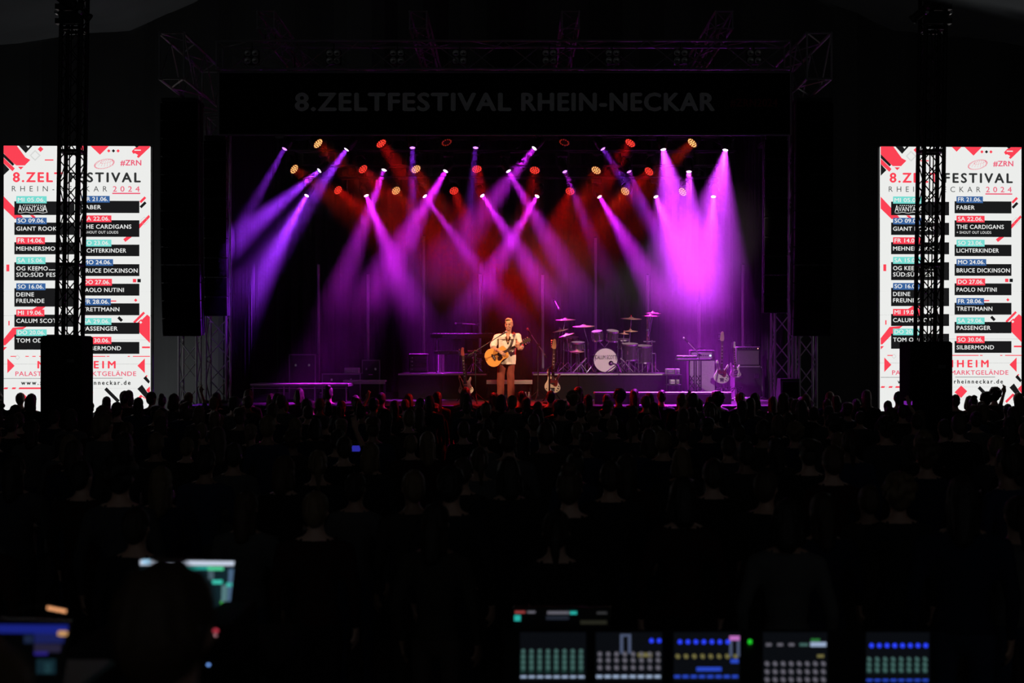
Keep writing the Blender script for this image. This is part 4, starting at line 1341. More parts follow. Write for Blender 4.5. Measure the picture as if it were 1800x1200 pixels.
# percussion pad on a stand at the right end of the left riser
pd = thing('percussion_pad', 'flat percussion pad with clamps on a stand left of the singer', 'percussion pad', (P(832, 0, 30.45).x, 30.45, RZ))
zz = P(0, 617, 30.45).z - RZ
MB().rbox((0, 0, zz), (.26, .2, .035), .01).build('pad', mat('pad_red', (.4, .12, .14), .4), pd)
MB().cyl((0, 0, .05), (0, 0, zz - .015), .014).build('pole', chrome, pd)
tripod(pd, .25, .24, chrome, .01)
for (dx, dz) in ((-.04, -.09), (.06, -.09), (-.01, -.16), (.08, -.21), (.14, -.26)): MB().rbox((dx, -.05, zz + dz), (.05, .04, .035), .01).build('clamp', chrome, pd)
strut('side_arm', chrome, pd, (0, -.02, zz - .1), (.16, -.05, zz - .2), .008)
MB().ell((.19, -.06, zz - .22), (.03, .02, .018), 8, 6).build('clip_microphone', mic_m, pd)

# boxes at the left back of the stage
for nm, lab, cat_, (px0, px1, py0, py1), y, m_ in (
        ('guitar_amplifier', 'small pale guitar amplifier on a case at the left of the stage', 'amplifier', (605, 631, 646, 656), 30.2, mat('pale_tolex', (.42, .40, .42), .6)),
        ('flight_case', 'black flight case under the small pale amplifier', 'case', (566, 634, 656, 700), 30.2, black),
        ('flight_case', 'tall black flight case behind the left platform', 'case', (508, 555, 622, 700), 30.6, black),
        ('speaker_cabinet', 'black speaker cabinet between the light tubes on the left', 'speaker', (636, 668, 632, 700), 31.6, box_m)):
    l_ = P(px0, py0, y); w = P(px1, 0, y).x - l_.x
    zb = max(DECK, P(0, py1, y).z) if py1 < 690 else DECK
    h = l_.z - zb
    r_ = thing(nm, lab, cat_, (l_.x + w / 2, y, zb))
    d_ = min(.5, w * .8) if cat_ != 'amplifier' else .24
    MB().rbox((0, d_ / 2, h / 2), (w, d_, h), .012).build('body', m_, r_)
    if cat_ == 'amplifier':
        MB().rbox((0, -.004, h * .35), (w * .9, .01, h * .35), .002).build('control_panel', grey_plastic, r_)
        for k in range(6): MB().cyl((-w * .35 + w * .14 * k, -.02, h * .35), (-w * .35 + w * .14 * k, -.008, h * .35), .01, n=8).build('knob', chrome, r_)
    else:
        for sx in (-1, 1):
            MB().box((sx * (w / 2 - .01), .0, h / 2), (.03, .012, h)).build('edge_profile', alu_dull, r_)
        MB().box((0, 0, h - .015), (w, .012, .03)).build('edge_profile', alu_dull, r_)
        MB().tube([(-.06, -.002, h * .6), (-.05, -.03, h * .6), (.05, -.03, h * .6), (.06, -.002, h * .6)], .008).build('handle', chrome, r_)
        for sx in (-1, 1): MB().rbox((sx * w * .25, -.006, h * .75), (.05, .012, .06), .004).build('latch', chrome, r_)
    MB().tube([(-.06, d_ / 2, h), (-.05, d_ / 2, h + .03), (.05, d_ / 2, h + .03), (.06, d_ / 2, h)], .008).build('top_handle', rubber, r_)

# ------------------------------------------------------------------ bass corner on the right
y = 30.3
cab = P(1211, 632, y); w = P(1258, 0, y).x - cab.x
bc = thing('bass_cabinet', 'tall bass speaker cabinet with pale grey grille cloth', 'speaker', (cab.x + w / 2, y, DECK))
h = cab.z - DECK
MB().rbox((0, .2, h / 2), (w, .4, h), .015).build('box', black, bc)
MB().rbox((0, -.006, h / 2), (w * .93, .02, h * .95), .006).build('grille', mat('pale_grille', (.40, .37, .40), .8, bump=.2, scale=40), bc)
for sx in (-1, 1):
    for sz in (.04, .96): MB().rbox((sx * (w / 2 - .02), .0, h * sz), (.045, .03, .05), .01).build('corner', chrome, bc)
MB().tube([(w / 2, .1, h * .7), (w / 2 + .03, .1, h * .7), (w / 2 + .03, .25, h * .7), (w / 2, .25, h * .7)], .01).build('handle', rubber, bc)
bh = thing('bass_amplifier', 'silver bass amplifier head with a blue-white lamp on the pale cabinet', 'amplifier', (P(1235, 0, y).x, y, cab.z))
w = P(1256, 0, y).x - P(1214, 0, y).x; hh_ = P(0, 615, y).z - P(0, 632, y).z
MB().rbox((0, .17, hh_ / 2), (w, .34, hh_), .012).build('case', black, bh)
MB().rbox((-.02, -.006, hh_ * .42), (w * .86, .016, hh_ * .62), .003).build('front_panel', mat('silver_panel', (.5, .48, .5), .35, .5), bh)
for k in range(8): MB().cyl((-w * .38 + w * .085 * k, -.03, hh_ * .42), (-w * .38 + w * .085 * k, -.013, hh_ * .42), .014, n=10).build('knob', black, bh)
MB().rbox((w * .32, -.018, hh_ * .42), (.04, .01, .03), .003).build('pilot_lamp', mat('pilot_lamp', (.1, .1, .1), .3, emit=(.55, .75, 1.0), est=3.0, sample=False), bh)
MB().tube([(-.12, .17, hh_), (-.1, .17, hh_ + .04), (.1, .17, hh_ + .04), (.12, .17, hh_)], .01).build('handle', rubber, bh)
# small keyboard table in front of the cabinet on an X stand
y = 29.4
xt = thing('crossed_stand', 'black table on crossed legs in front of the bass cabinet', 'stand', (P(1222, 0, y).x, y, DECK))
tw_ = P(1249, 0, y).x - P(1189, 0, y).x; tz = P(0, 632, y).z - DECK
MB().rbox((-.03, .12, tz), (tw_, .26, .05), .008).build('top', black, xt)
for k, px in enumerate((1217, 1229)):
    x = P(px, 0, y).x - xt.location.x
    for sx in (-1, 1): strut('upright', steel_black, xt, (x + sx * .055, .1, .02), (x + sx * .055, .1, tz - .025), .014)
    zc = tz * .1
    for q in range(3):
        for sx in (-1, 1): strut('cross_brace', steel_black, xt, (x - sx * .055, .1, zc + q * .16), (x + sx * .055, .1, zc + .16 + q * .16), .01)
    MB().box((x, .12, .015), (.16, .4, .03)).build('foot', steel_black, xt)
kb4 = keyboard('slim keyboard lying on the crossed-leg table', 1190, 1226, 627.5, 29.45, .06, .2)
kb4.location.z = DECK + tz + .027
# combo amp on a flight case far right
y = 30.4
fc = thing('flight_case', 'big black flight case with metal edges at the right end of the stage', 'case', (P(1316, 0, y).x, y, DECK))
w = P(1341, 0, y).x - P(1291, 0, y).x; h = P(0, 643, y).z - DECK
MB().rbox((0, .3, h / 2), (w, .6, h), .012).build('body', black, fc)
for sx in (-1, 1): MB().box((sx * (w / 2 - .012), -.004, h / 2), (.03, .016, h)).build('edge_profile', alu_dull, fc)
for sz in (.015, h - .015): MB().box((0, -.004, sz), (w, .016, .03)).build('edge_profile', alu_dull, fc)
for sx in (-1, 1): MB().rbox((sx * w * .28, -.01, h * .7), (.09, .016, .11), .006).build('latch', chrome, fc)
for sx in (-1, 1):
    for sz in (.04, .96): MB().ell((sx * (w / 2 - .02), .0, h * sz), .032, 10, 6).build('ball_corner', chrome, fc)
ca = thing('guitar_amplifier', 'dark guitar amplifier with a small red lamp on the flight case', 'amplifier', (P(1316, 0, y).x, y + .05, DECK + h))
w2 = P(1337, 0, y).x - P(1295, 0, y).x; h2 = P(0, 609, y).z - P(0, 643, y).z
MB().rbox((0, .15, h2 / 2), (w2, .3, h2), .015).build('box', mat('dark_tolex', (.05, .045, .05), .7, bump=.2), ca)
MB().rbox((0, -.005, h2 * .42), (w2 * .9, .02, h2 * .72), .006).build('grille', mat('dark_grille', (.10, .085, .10), .8, bump=.2, scale=40), ca)
MB().rbox((0, -.005, h2 * .9), (w2 * .9, .02, h2 * .14), .004).build('control_panel', black, ca)
for k in range(6): MB().cyl((-w2 * .36 + w2 * .11 * k, -.03, h2 * .9), (-w2 * .36 + w2 * .11 * k, -.013, h2 * .9), .012, n=8).build('knob', chrome, ca)
MB().ell((w2 * .4, -.02, h2 * .9), .012, 8, 6).build('jewel_lamp', mat('jewel_lamp', (.1, .01, .01), .3, emit=(1, .45, .35), est=2, sample=False), ca)
MB().tube([(-.1, .15, h2), (-.08, .15, h2 + .035), (.08, .15, h2 + .035), (.1, .15, h2)], .01).build('handle', rubber, ca)
# pale cases left of the cabinet
for i, (px0, px1, py0, py1, y, lab) in enumerate(((1171, 1187, 648, 658, 30.0, 'pale case on the stack beside the drum riser, upper left'), (1189, 1195, 648, 658, 30.05, 'narrow pale case, upper right of the stack beside the drum riser'), (1178, 1187, 667, 675, 29.8, 'small pale box below the stacked cases, left one'), (1189, 1194, 667, 675, 29.85, 'small pale box below the stacked cases, right one'))):
    l_ = P(px0, py0, y); w = P(px1, 0, y).x - l_.x; h = l_.z - P(0, py1, y).z
    r_ = thing('equipment_box', lab, 'box', (l_.x + w / 2, y, l_.z - h))
    MB().rbox((0, .12, h / 2), (w, .24, h), .008).build('body', mat('pale_tolex', (.42, .40, .42), .6), r_)
    MB().rbox((0, -.005, h * .5), (w * .7, .012, h * .1), .002).build('name_plate', chrome, r_)
    for sx in (-1, 1): MB().rbox((sx * w * .42, -.004, h * .5), (.015, .012, h * .98), .002).build('edge', alu_dull, r_)
sh_ = thing('equipment_shelf', 'open black shelf carrying the pale cases beside the drum riser', 'shelf', (P(1183, 0, 30).x, 30.0, DECK))
for py in (658.2, 675.2):
    MB().box((0, .05, P(0, py, 29.9).z - DECK - .012), (.36, .5, .02)).build('board', black, sh_)
for sx in (-1, 1):
    for yy in (-.18, .28): strut('post', steel_black, sh_, (sx * .17, yy, 0), (sx * .17, yy, P(0, 658.2, 29.9).z - DECK - .02), .012)
# effect pedals on the floor boards
pb = thing('pedal_board', 'dark pedal board on the floor before the crossed-leg table', 'pedal board', (P(1220, 0, 28.9).x, 28.9, DECK))
MB().rbox((0, 0, .13), (.62, .32, .04), .01, Matrix.Rotation(.35, 3, 'X')).build('board', black, pb)
for sx in (-1, 1): MB().box((sx * .26, .08, .07), (.04, .14, .14)).build('foot', black, pb)
for i, (px, w) in enumerate(((1201, .10), (1209, .12), (1219, .06), (1226, .06), (1233, .07))):
    x = P(px, 0, 28.9).x - pb.location.x
    p_ = V((P(px, 0, 28.9).x, 28.86, DECK + .135))
    r_ = thing('effect_pedal', f'pale effect pedal on the pedal board, {ORD[i]} from the left', 'effect pedal', p_, rot=(.35, 0, 0), group='effect pedals on the pedal board')
    MB().rbox((0, 0, .045), (w, .12, .05), .008).build('housing', mat('pale_pedal', (.55, .5, .53), .4, .3), r_)
    MB().cyl((0, -.03, .07), (0, -.03, .085), .012, n=10).build('foot_switch', chrome, r_)
    for sx in (-1, 1): MB().cyl((sx * w * .25, .03, .07), (sx * w * .25, .03, .088), .008, n=8).build('knob', black, r_)
for i, (px, y, w) in enumerate(((1281, 29.1, .10), (1311, 29.3, .20))):
    r_ = thing('floor_pedal', ('small grey pedal on the floor by the white bass guitar', 'long grey pedal on the floor before the big flight case')[i], 'effect pedal', (P(px, 0, y).x, y, DECK))
    MB().prism([(-.1, 0), (.1, 0), (.1, .08), (-.1, .05)], -w, w, Matrix(((0, 0, 1), (1, 0, 0), (0, 1, 0)))).build('housing', mat('grey_pedal', (.3, .28, .3), .4, .3), r_)
    for k in range(4): MB().cyl((-w * .7 + w * .45 * k, -.02, .06), (-w * .7 + w * .45 * k, -.02, .085), .012, n=10).build('foot_switch', chrome, r_)
# stage monitor wedge at the far right front
mw = thing('monitor_wedge', 'black stage monitor speaker at the right corner of the stage', 'speaker', (P(1385, 0, 27.0).x, 27.0, DECK))
hw_ = P(0, 665, 27).z - DECK
MB().prism([(-.25, 0), (.2, 0), (.25, .2), (.1, hw_), (-.2, hw_)], -.2, .2, Matrix(((0, 0, 1), (1, 0, 0), (0, 1, 0))), bev=.01).build('box', box_m, mw)
MB().rbox((0, -.235, hw_ * .5), (.34, .02, hw_ * .8), .006).build('grille', grille_m, mw)
# water bottles by the singer
for i, px in enumerate((924.3, 930.3)):
    y = 27.6
    r_ = thing('water_bottle', ('left of the two small water bottles on the stage floor', 'right of the two small water bottles on the stage floor')[i], 'bottle', (P(px, 0, y).x, y, DECK))
    MB().lathe([(.0, 0), (.03, 0), (.032, .01), (.032, .06), (.029, .08), (.032, .10), (.032, .16), (.02, .20), (.013, .215), (.013, .225), (0, .225)], n=14).build('bottle', mat('bottle_plastic', (.75, .72, .72), .15, trans=.5), r_, smooth=True)
    MB().lathe([(0, .222), (.016, .222), (.016, .245), (0, .246)], n=12).build('cap', white_plastic, r_)
    MB().lathe([(.0325, .1), (.0335, .1), (.0335, .155), (.0325, .155)], n=14, ring=True).build('label_band', mat('bottle_label', (.6, .25, .25), .5), r_)
# ------------------------------------------------------------------ people


def remesh(mb, name, mats, voxel, smooth=4, matfn=None):
    """fuse overlapping solids into one continuous skin"""
    me = mb.mesh(name + '_src', [])
    bm = bmesh.new(); bm.from_mesh(me)
    bmesh.ops.recalc_face_normals(bm, faces=bm.faces)
    bm.to_mesh(me); bm.free()
    o = bpy.data.objects.new(name + '_src', me); COL.objects.link(o)
    m1 = o.modifiers.new('r', 'REMESH'); m1.mode = 'VOXEL'; m1.voxel_size = voxel; m1.use_smooth_shade = True
    if smooth:
        m2 = o.modifiers.new('s', 'SMOOTH'); m2.iterations = smooth; m2.factor = .5
    dg = bpy.context.evaluated_depsgraph_get()
    out_ = bpy.data.meshes.new_from_object(o.evaluated_get(dg))
    bpy.data.objects.remove(o); bpy.data.meshes.remove(me)
    out_.name = name
    out_.materials.clear()
    for m in (mats if isinstance(mats, (list, tuple)) else [mats]): out_.materials.append(m)
    if matfn:
        out_.polygons.foreach_set('material_index', [matfn(p.center) for p in out_.polygons])
    out_.polygons.foreach_set('use_smooth', [True] * len(out_.polygons))
    return out_


def hand(mb, wrist, d, nrm, side, curl=.6, size=1.0, spread=.12, thumb_in=.5, curls=None):
    """palm with four fingers and a thumb; d points from the wrist to the fingers, nrm is the way the fingers curl, side (+1/-1) the thumb side"""
    d = V(d).normalized(); nrm = V(nrm); nrm = (nrm - d * nrm.dot(d)).normalized()
    t = d.cross(nrm).normalized() * side
    w = V(wrist); s = size
    # palm: three fused flat capsules
    for k in (-1, 0, 1): mb.cap(w + t * k * .018 * s + d * .012 * s, w + t * k * .026 * s + d * .082 * s, .016 * s, .014 * s, 8)
    mb.cap(w - d * .03 * s, w + d * .02 * s, .024 * s, .022 * s, 8)
    for k in range(4):
        u = 1.5 - k                                     # index finger on the thumb side
        L = (.042, .047, .043, .034)[k] * s
        base = w + d * (.086 - abs(u - .3) * .006) * s + t * u * .0195 * s
        c = curls[k] if curls else curl
        ang = .15; p = base
        for j in range(3):
            ang += c
            dd = (d * math.cos(ang) + nrm * math.sin(ang) + t * u * spread * .35).normalized()
            q = p + dd * L * (1, .72, .55)[j]
            mb.cap(p, q, (.0095, .0088, .008)[j] * s, (.0088, .008, .0068)[j] * s, 8)
            p = q
    b = w + d * .022 * s + t * .03 * s
    k1 = b + (d * .6 + t * .7 + nrm * thumb_in * .5).normalized() * .04 * s
    k2 = k1 + (d * .85 + t * .15 + nrm * thumb_in).normalized() * .032 * s
    mb.cap(b - t * .006 * s, k1, .0135 * s, .0105 * s, 8).cap(k1, k2, .0105 * s, .008 * s, 8)

skin_r = mat('skin', None, .5, var=.06, rand=[(.50, .30, .22), (.42, .25, .18), (.55, .35, .27), (.28, .16, .11)])
shirt_r = mat('crowd_shirt', None, .9, var=.15, bump=.2, rand=[(.02, .02, .023), (.05, .05, .055), (.015, .02, .04), (.09, .09, .09), (.03, .012, .012), (.012, .012, .012), (.03, .04, .08), (.04, .035, .03)])
trouser_r = mat('crowd_trousers', None, .9, rand=[(.02, .02, .03), (.03, .04, .07), (.015, .015, .015), (.06, .05, .045)])
hair_r = mat('hair', None, .5, var=.3, scale=30, bump=.4, rand=[(.012, .008, .006), (.03, .017, .009), (.06, .035, .018), (.02, .012, .008), (.14, .09, .045)])


def crowd_body(pose, voxel=.022, slim=1.0):
    mb = MB()
    for sx in (-1, 1):
        mb.cap((sx * .09, 0, .90), (sx * .10, .015, .50), .088 * slim, .06, 10)
        mb.cap((sx * .10, .015, .50), (sx * .105, -.01, .09), .058, .042, 10)
        mb.cap((sx * .105, -.05, .05), (sx * .12, .15, .04), .048, .038, 8)
    mb.ell((0, 0, .97), (.165 * slim, .12, .16)).ell((0, -.005, 1.18), (.155 * slim, .11, .22)).ell((0, 0, 1.31), (.185 * slim, .118, .17))
    mb.cap((-.155 * slim, -.01, 1.40), (.155 * slim, -.01, 1.40), .07, .07, 10)
    mb.cap((0, -.01, 1.40), (0, .012, 1.56), .066, .055, 10)
    for sx in (-1, 1): mb.cap((0, -.01, 1.47), (sx * .13, -.015, 1.43), .05, .045, 8)
    # head with jaw, nose, ears and brow; the face looks to +Y
    mb.ell((0, .005, 1.655), (.076, .096, .105)).ell((0, .04, 1.595), (.056, .062, .062)).ell((0, .105, 1.63), (.013, .02, .022), 8, 6).cap((-.035, .085, 1.665), (.035, .085, 1.665), .016, .016, 6)
    for sx in (-1, 1): mb.ell((sx * .078, -.005, 1.635), (.012, .022, .034), 8, 6)
    for sx in (-1, 1):
        s = V((sx * .205 * slim, -.01, 1.40))
        up = pose in ('both_up',) or (pose == 'right_up' and sx > 0) or (pose == 'left_up' and sx < 0)
        if up:
            e = V((sx * .29, .10, 1.52)); w = V((sx * .17, .20, 1.76)); dd = V((-sx * .2, .1, 1))
        elif pose == 'folded':
            e = V((sx * .27, .04, 1.12)); w = V((sx * .06, .20, 1.16)); dd = V((-sx, .2, .15))
        else:
            e = V((sx * .255, -.03, 1.12)); w = V((sx * .25, .07, .88)); dd = V((0, .25, -1))
        mb.cap(s, e, .056, .046, 10).cap(e, w, .043, .029, 10)
        hand(mb, w, dd, V((0, 1, 0)) if up else V((-sx, .3, 0)), -sx, .35, 1.1)

    def mf(c):
        if c.z > 1.47 and abs(c.x) < .12 and abs(c.y) < .16: return 0
        if c.z < .93 and abs(c.x) < .21: return 2
        if (abs(c.x) > .215 and c.z < .90) or c.z > 1.58 or (pose == 'folded' and c.y > .135): return 0
        return 1
    return remesh(mb, 'person_' + pose, [skin_r, shirt_r, trouser_r], voxel, 3, mf)


def crowd_hair(kind, voxel=.014):
    mb = MB()
    mb.ell((0, -.012, 1.675), (.086, .1, .104)).ell((0, -.045, 1.64), (.08, .075, .095))
    if kind == 'long':
        mb.cap((0, -.07, 1.63), (0, -.095, 1.44), .066, .05, 10).cap((-.055, -.03, 1.62), (-.06, -.05, 1.47), .034, .026, 8).cap((.055, -.03, 1.62), (.06, -.05, 1.47), .034, .026, 8)
    if kind == 'bun': mb.ell((0, -.075, 1.775), (.05, .05, .045))
    if kind == 'tail': mb.cap((0, -.11, 1.70), (0, -.16, 1.62), .03, .035, 8).cap((0, -.16, 1.62), (0, -.14, 1.44), .035, .015, 8)
    if kind == 'curly':
        rr = random.Random(3)
        for k in range(46):
            t = rr.uniform(0, 2 * PI); z = rr.uniform(-.5, 1)
            r_ = math.sqrt(max(0, 1 - z * z))
            mb.ell((.095 * r_ * math.cos(t), -.03 + .1 * r_ * math.sin(t) - .01, 1.69 + .095 * z), .035, 6, 5)
    if kind == 'cap':
        mb.lathe([(.093, 0), (.094, .035), (.08, .075), (.04, .095), (.001, .1)], (0, 0, 1.69), (0, 0, 1), 16)
        mb.box((0, -.13, 1.70), (.13, .1, .012))
    if kind == 'bob': mb.cap((-.055, -.03, 1.64), (-.062, -.03, 1.54), .04, .045, 8).cap((.055, -.03, 1.64), (.062, -.03, 1.54), .04, .045, 8).cap((0, -.06, 1.62), (0, -.07, 1.53), .07, .07, 8)
    # cut the face free
    me = remesh(mb, kind + '_hair', hair_r, voxel, 2)
    bm = bmesh.new(); bm.from_mesh(me)
    if kind != 'cap':
        for v in bm.verts:      # strands
            c = v.co; a_ = math.atan2(c.y + .02, c.x)
            v.co += v.normal * (mnoise.noise(V((a_ * 6, c.z * 9, 1.7))) * .010 + mnoise.noise(V((a_ * 17, c.z * 5, 4.2))) * .005)
    kill = [v for v in bm.verts if v.co.y > .055 and v.co.z < 1.70 and abs(v.co.x) < .07]
    bmesh.ops.delete(bm, geom=kill, context='VERTS')
    bm.to_mesh(me); bm.free()
    return me

BODY = {p: crowd_body(p) for p in ('down', 'folded', 'right_up', 'left_up', 'both_up')}
BODY['slim'] = crowd_body('down', slim=.86); BODY['slim'].name = 'person_slim'
HAIR = {k: crowd_hair(k) for k in ('short', 'long', 'bun', 'tail', 'curly', 'cap', 'bob')}
HAIRTXT = {'short': 'short hair', 'long': 'long hair', 'bun': 'a bun', 'tail': 'a ponytail', 'curly': 'curly hair', 'cap': 'a cap', 'bob': 'bobbed hair'}
NP = 0


def person(x, y, pose, hair, h, rz, label, group, z=0.0):
    global NP
    NP += 1
    o = link('person', BODY[pose], None, (x, y, z), (0, 0, rz), (h / 1.76,) * 3)
    tag(o, label, 'person', group)
    link('hair', HAIR[hair], o)
    return o

RC = random.Random(11)
hairs = ['short'] * 6 + ['long'] * 3 + ['bun', 'tail', 'curly', 'cap', 'bob', 'bob', 'long']
poses = ['down'] * 5 + ['slim'] * 4 + ['folded'] * 3
mast_x = (P(118, 0, 22).x, P(1627, 0, 22).x)


def zone(px):
    for lim, t in ((270, 'below left screen'), (410, 'below left speakers'), (700, 'before left platform'), (800, 'before the keyboards'), (860, 'left of singer'), (930, 'before the singer'), (990, 'before cream bass'), (1180, 'before drum riser'), (1345, 'before bass amplifier'), (1540, 'below right speakers')):
        if px < lim: return t
    return 'below right screen'
# front rows: the heads that make the skyline against stage and screens
rows = []
for ri, (y, sp) in enumerate(((25.2, .53), (24.35, .57), (23.45, .64), (22.5, .80))):
    half = .392 * y + .3
    x = -half + RC.uniform(0, .3)
    k = 0
    while x < half:
        yy = y + RC.uniform(-.22, .22)
        if not (ri >= 2 and any(abs(x - m) < .75 for m in mast_x)):
            px = 900 + x * F / yy
            h = RC.gauss(1.755, .07)
            if ri == 0 and 690 < px < 1000: h = max(h, 1.765 + RC.uniform(0, .06))
            if 1002 < px < 1022 and ri == 0: h = 1.90
            hr = RC.choice(hairs); po = RC.choice(poses)
            if RC.random() < .035: po = RC.choice(['right_up', 'left_up', 'both_up'])
            k += 1
            rown = ('front', 'second', 'third', 'fourth')[ri]
            lab = f'spectator with {HAIRTXT[hr]}, {ORD[k - 1]} from left in {rown} crowd row, {zone(px)}'
            rows.append([x, yy, po, hr, min(1.95, max(1.56, h)), RC.gauss(0, .18), lab, rown])
        x += sp * RC.uniform(.97, 1.06)
for r_ in rows:
    person(*r_[:7], f'spectators in the {r_[7]} crowd row')
# the rest of the crowd, seen only as black shapes
left_n = 300 - NP
pts = []
y = 21.2
tries = 0
while len(pts) < left_n and tries < 60000:
    tries += 1
    y = RC.uniform(7.4, 21.7); half = .392 * y + .3
    if RC.random() > y / 21.7: continue
    x = RC.uniform(-half, half)
    if any(abs(x - m) < .8 for m in mast_x) and y > 20.7: continue
    if any((x - a_) ** 2 + (y - b_) ** 2 < .64 for a_, b_ in ((P(626, 0, 14.6).x - .17, 14.34), (P(1596, 0, 21.4).x - .17, 21.14))): continue
    md = .75
    if all((x - a_) ** 2 + (y - b_) ** 2 > md * md for a_, b_, in pts): pts.append((x, y))
bands = {}
for x, y in pts: bands.setdefault(int((21.8 - y) / 1.15), []).append((x, y))
for b_ in sorted(bands):
    for i, (x, y) in enumerate(sorted(bands[b_], key=lambda q: q[0] / q[1])):
        hr = RC.choice(hairs); po = RC.choice(poses)
        person(x, y, po, hr, min(1.92, max(1.56, RC.gauss(1.72, .07))), RC.gauss(0, .25), f'dark spectator with {HAIRTXT[hr]}, {ORD[i]} from left in {ORD[b_ + 4]} crowd row', 'dark spectators in the middle of the crowd')

# phones held up in the crowd
ph_m = black_gloss
for px, py, y, lab, colr, wv in ((626, 788, 14.6, 'phone glowing blue in the dark middle of the crowd', (40, 40, 150), .10), (1596, 708, 21.4, 'phone with purple screen before the right tent mast', (110, 30, 150), .10)):
    c_ = P(px, py, y)
    r_ = thing('phone', lab, 'phone', c_)
    MB().rbox((0, 0, 0), (wv * 1.5, .009, wv * .75), .003).build('case', ph_m, r_)
    MB().box((0, -.0052, 0), (wv * 1.38, .001, wv * .66)).build('screen', glow('phone_' + lab[14:18], colr, 1.0), r_)
    # the person holding it
    p_ = person(c_.x - .17 * .98, y - .26, 'right_up', 'short', 1.72, 0, 'spectator holding up the ' + lab.split(' in the')[0].split(' before')[0], 'spectators holding phones')

# ------------------------------------------------------------------ the singer (faces the camera, -Y)
sk = mat('singer_skin', (.52, .25, .15), .45, var=.06)
shirt_m = mat('singer_shirt', (.80, .70, .58), .85, var=.06, bump=.35, scale=3, bscale=9)
pants_m = mat('singer_trousers', (.21, .05, .035), .85, var=.1, bump=.25, bscale=10)
hair_m = mat('singer_hair', (.58, .42, .20), .5, var=.3, scale=40, bump=.5, bscale=90)
SO = V((P(889, 0, 28).x, 28.0, DECK))
mb = MB()
hc = V((.068, -.045, 1.675))
HM = Matrix.Rotation(math.radians(-14), 3, 'Z') @ Matrix.Rotation(math.radians(10), 3, 'X')   # turned to the viewer's left, chin down
hp = lambda x, y, z: hc + HM @ V((x, y, z))
mb.ell(hc, (.076, .096, .11), 16, 12, HM)
mb.ell(hp(0, -.035, -.065), (.058, .062, .065), 14, 10, HM)
mb.ell(hp(0, -.088, -.098), (.026, .02, .022), 10, 8, HM)                      # chin
mb.cap(hp(0, -.096, .015), hp(0, -.115, -.025), .010, .015, 8)                 # nose
for s_ in (-1, 1):
    mb.ell(hp(s_ * .013, -.108, -.03), (.009, .009, .008), 8, 6, HM)
    mb.ell(hp(s_ * .078, .005, -.01), (.011, .022, .034), 8, 8, HM)            # ears
    mb.ell(hp(s_ * .04, -.075, -.035), (.022, .02, .02), 8, 6, HM)             # cheeks
    mb.ell(hp(s_ * .032, -.083, .033), (.026, .014, .011), 8, 6, HM)           # brow ridge
mb.ell(hp(0, -.098, -.058), (.024, .012, .007), 10, 6, HM).ell(hp(0, -.097, -.07), (.022, .012, .008), 10, 6, HM)   # lips
mb.cap((.045, -.0, 1.42), hp(0, .005, -.07), .062, .056, 12)
mb.ell((.03, .0, 1.24), (.165, .105, .24)).ell((.02, 0, .98), (.15, .11, .15))
mb.cap((-.14, .0, 1.41), (.215, .0, 1.42), .06, .06, 10)
mb.cap((.05, -.055, 1.44), (.045, -.112, 1.30), .040, .022, 10)                # open neckline
shR = V((-.185, -.005, 1.40)); elR = V((-.285, -.085, 1.185)); wrR = V((-.145, -.285, 1.105))
shL = V((.26, -.005, 1.415)); elL = V((.325, -.09, 1.165)); wrL = V((.272, -.255, 1.165))
mb.cap(shR, elR, .052, .046, 12).cap(elR, elR.lerp(wrR, .45), .045, .043, 12).cap(elR.lerp(wrR, .4), wrR, .043, .028, 12)
mb.cap(shL, elL, .052, .046, 12).cap(elL, elL.lerp(wrL, .5), .045, .042, 12).cap(elL.lerp(wrL, .45), wrL, .042, .028, 12)
hand(mb, wrR + V((.012, -.004, -.006)), (.82, -.06, -.52), (-.15, .95, -.25), 1, .30, 1.0, .14, .6)
GA = V((.894, 0, .448))                                                        # direction of the guitar neck
hand(mb, wrL + V((-.002, -.012, .012)), (-.12, -.28, .95), (-.10, .95, .25), 1, .5, 1.0, .1, .5, [.62, .56, .6, .66])
for s_ in (-1, 1):
    mb.cap((.01 + s_ * .085, 0, .9), (s_ * .105, -.01, .5), .075, .055, 10).cap((s_ * .105, -.01, .5), (s_ * .108, .01, .1), .05, .04, 10)
sg = link('person', remesh(mb, 'singer_body', sk, .0062, 4), None, SO)
tag(sg, 'singer in open cream shirt and rust trousers playing an acoustic guitar', 'person')
# shirt
mb = MB()
mb.ell((.03, .005, 1.27), (.195, .135, .19), 16, 12)
mb.lathe([(.185, -.20), (.190, 0), (.20, .25), (.19, .40)], (.03, .0, 1.02), (0, 0, 1), 20)
mb.cap((-.135, .0, 1.40), (.21, .0, 1.41), .083, .083, 12).cap((.04, .02, 1.44), (.045, .02, 1.47), .075, .066, 12)
for sh, el, wr in ((shR, elR, wrR), (shL, elL, wrL)):
    e2 = sh.lerp(el, .96)
    mb.cyl(sh, e2, .072, .074, 14).ell(sh, .078, 12, 8).cyl(sh.lerp(el, .8), e2 + (wr - el) * .16, .070, .066, 14)
me = remesh(mb, 'shirt', shirt_m, .0085, 5)
bm = bmesh.new(); bm.from_mesh(me)
for v in bm.verts:       # flatten the tube to a body, flare the hem, add folds
    c_ = v.co
    tors = 1.0 if (abs(c_.x - .03) < .215 and c_.z < 1.36) else 0.0
    if tors:
        v.co.y *= .72
        if c_.z < 1.0: v.co.x = .03 + (c_.x - .03) * (1.0 + (1.0 - c_.z) * .10)
    f_ = mnoise.noise(V((c_.x * 9, c_.y * 5, c_.z * 4))) * .009 + math.sin((c_.x * 1.2 + c_.z * .55) * 42) * .0022
    v.co += v.normal * f_
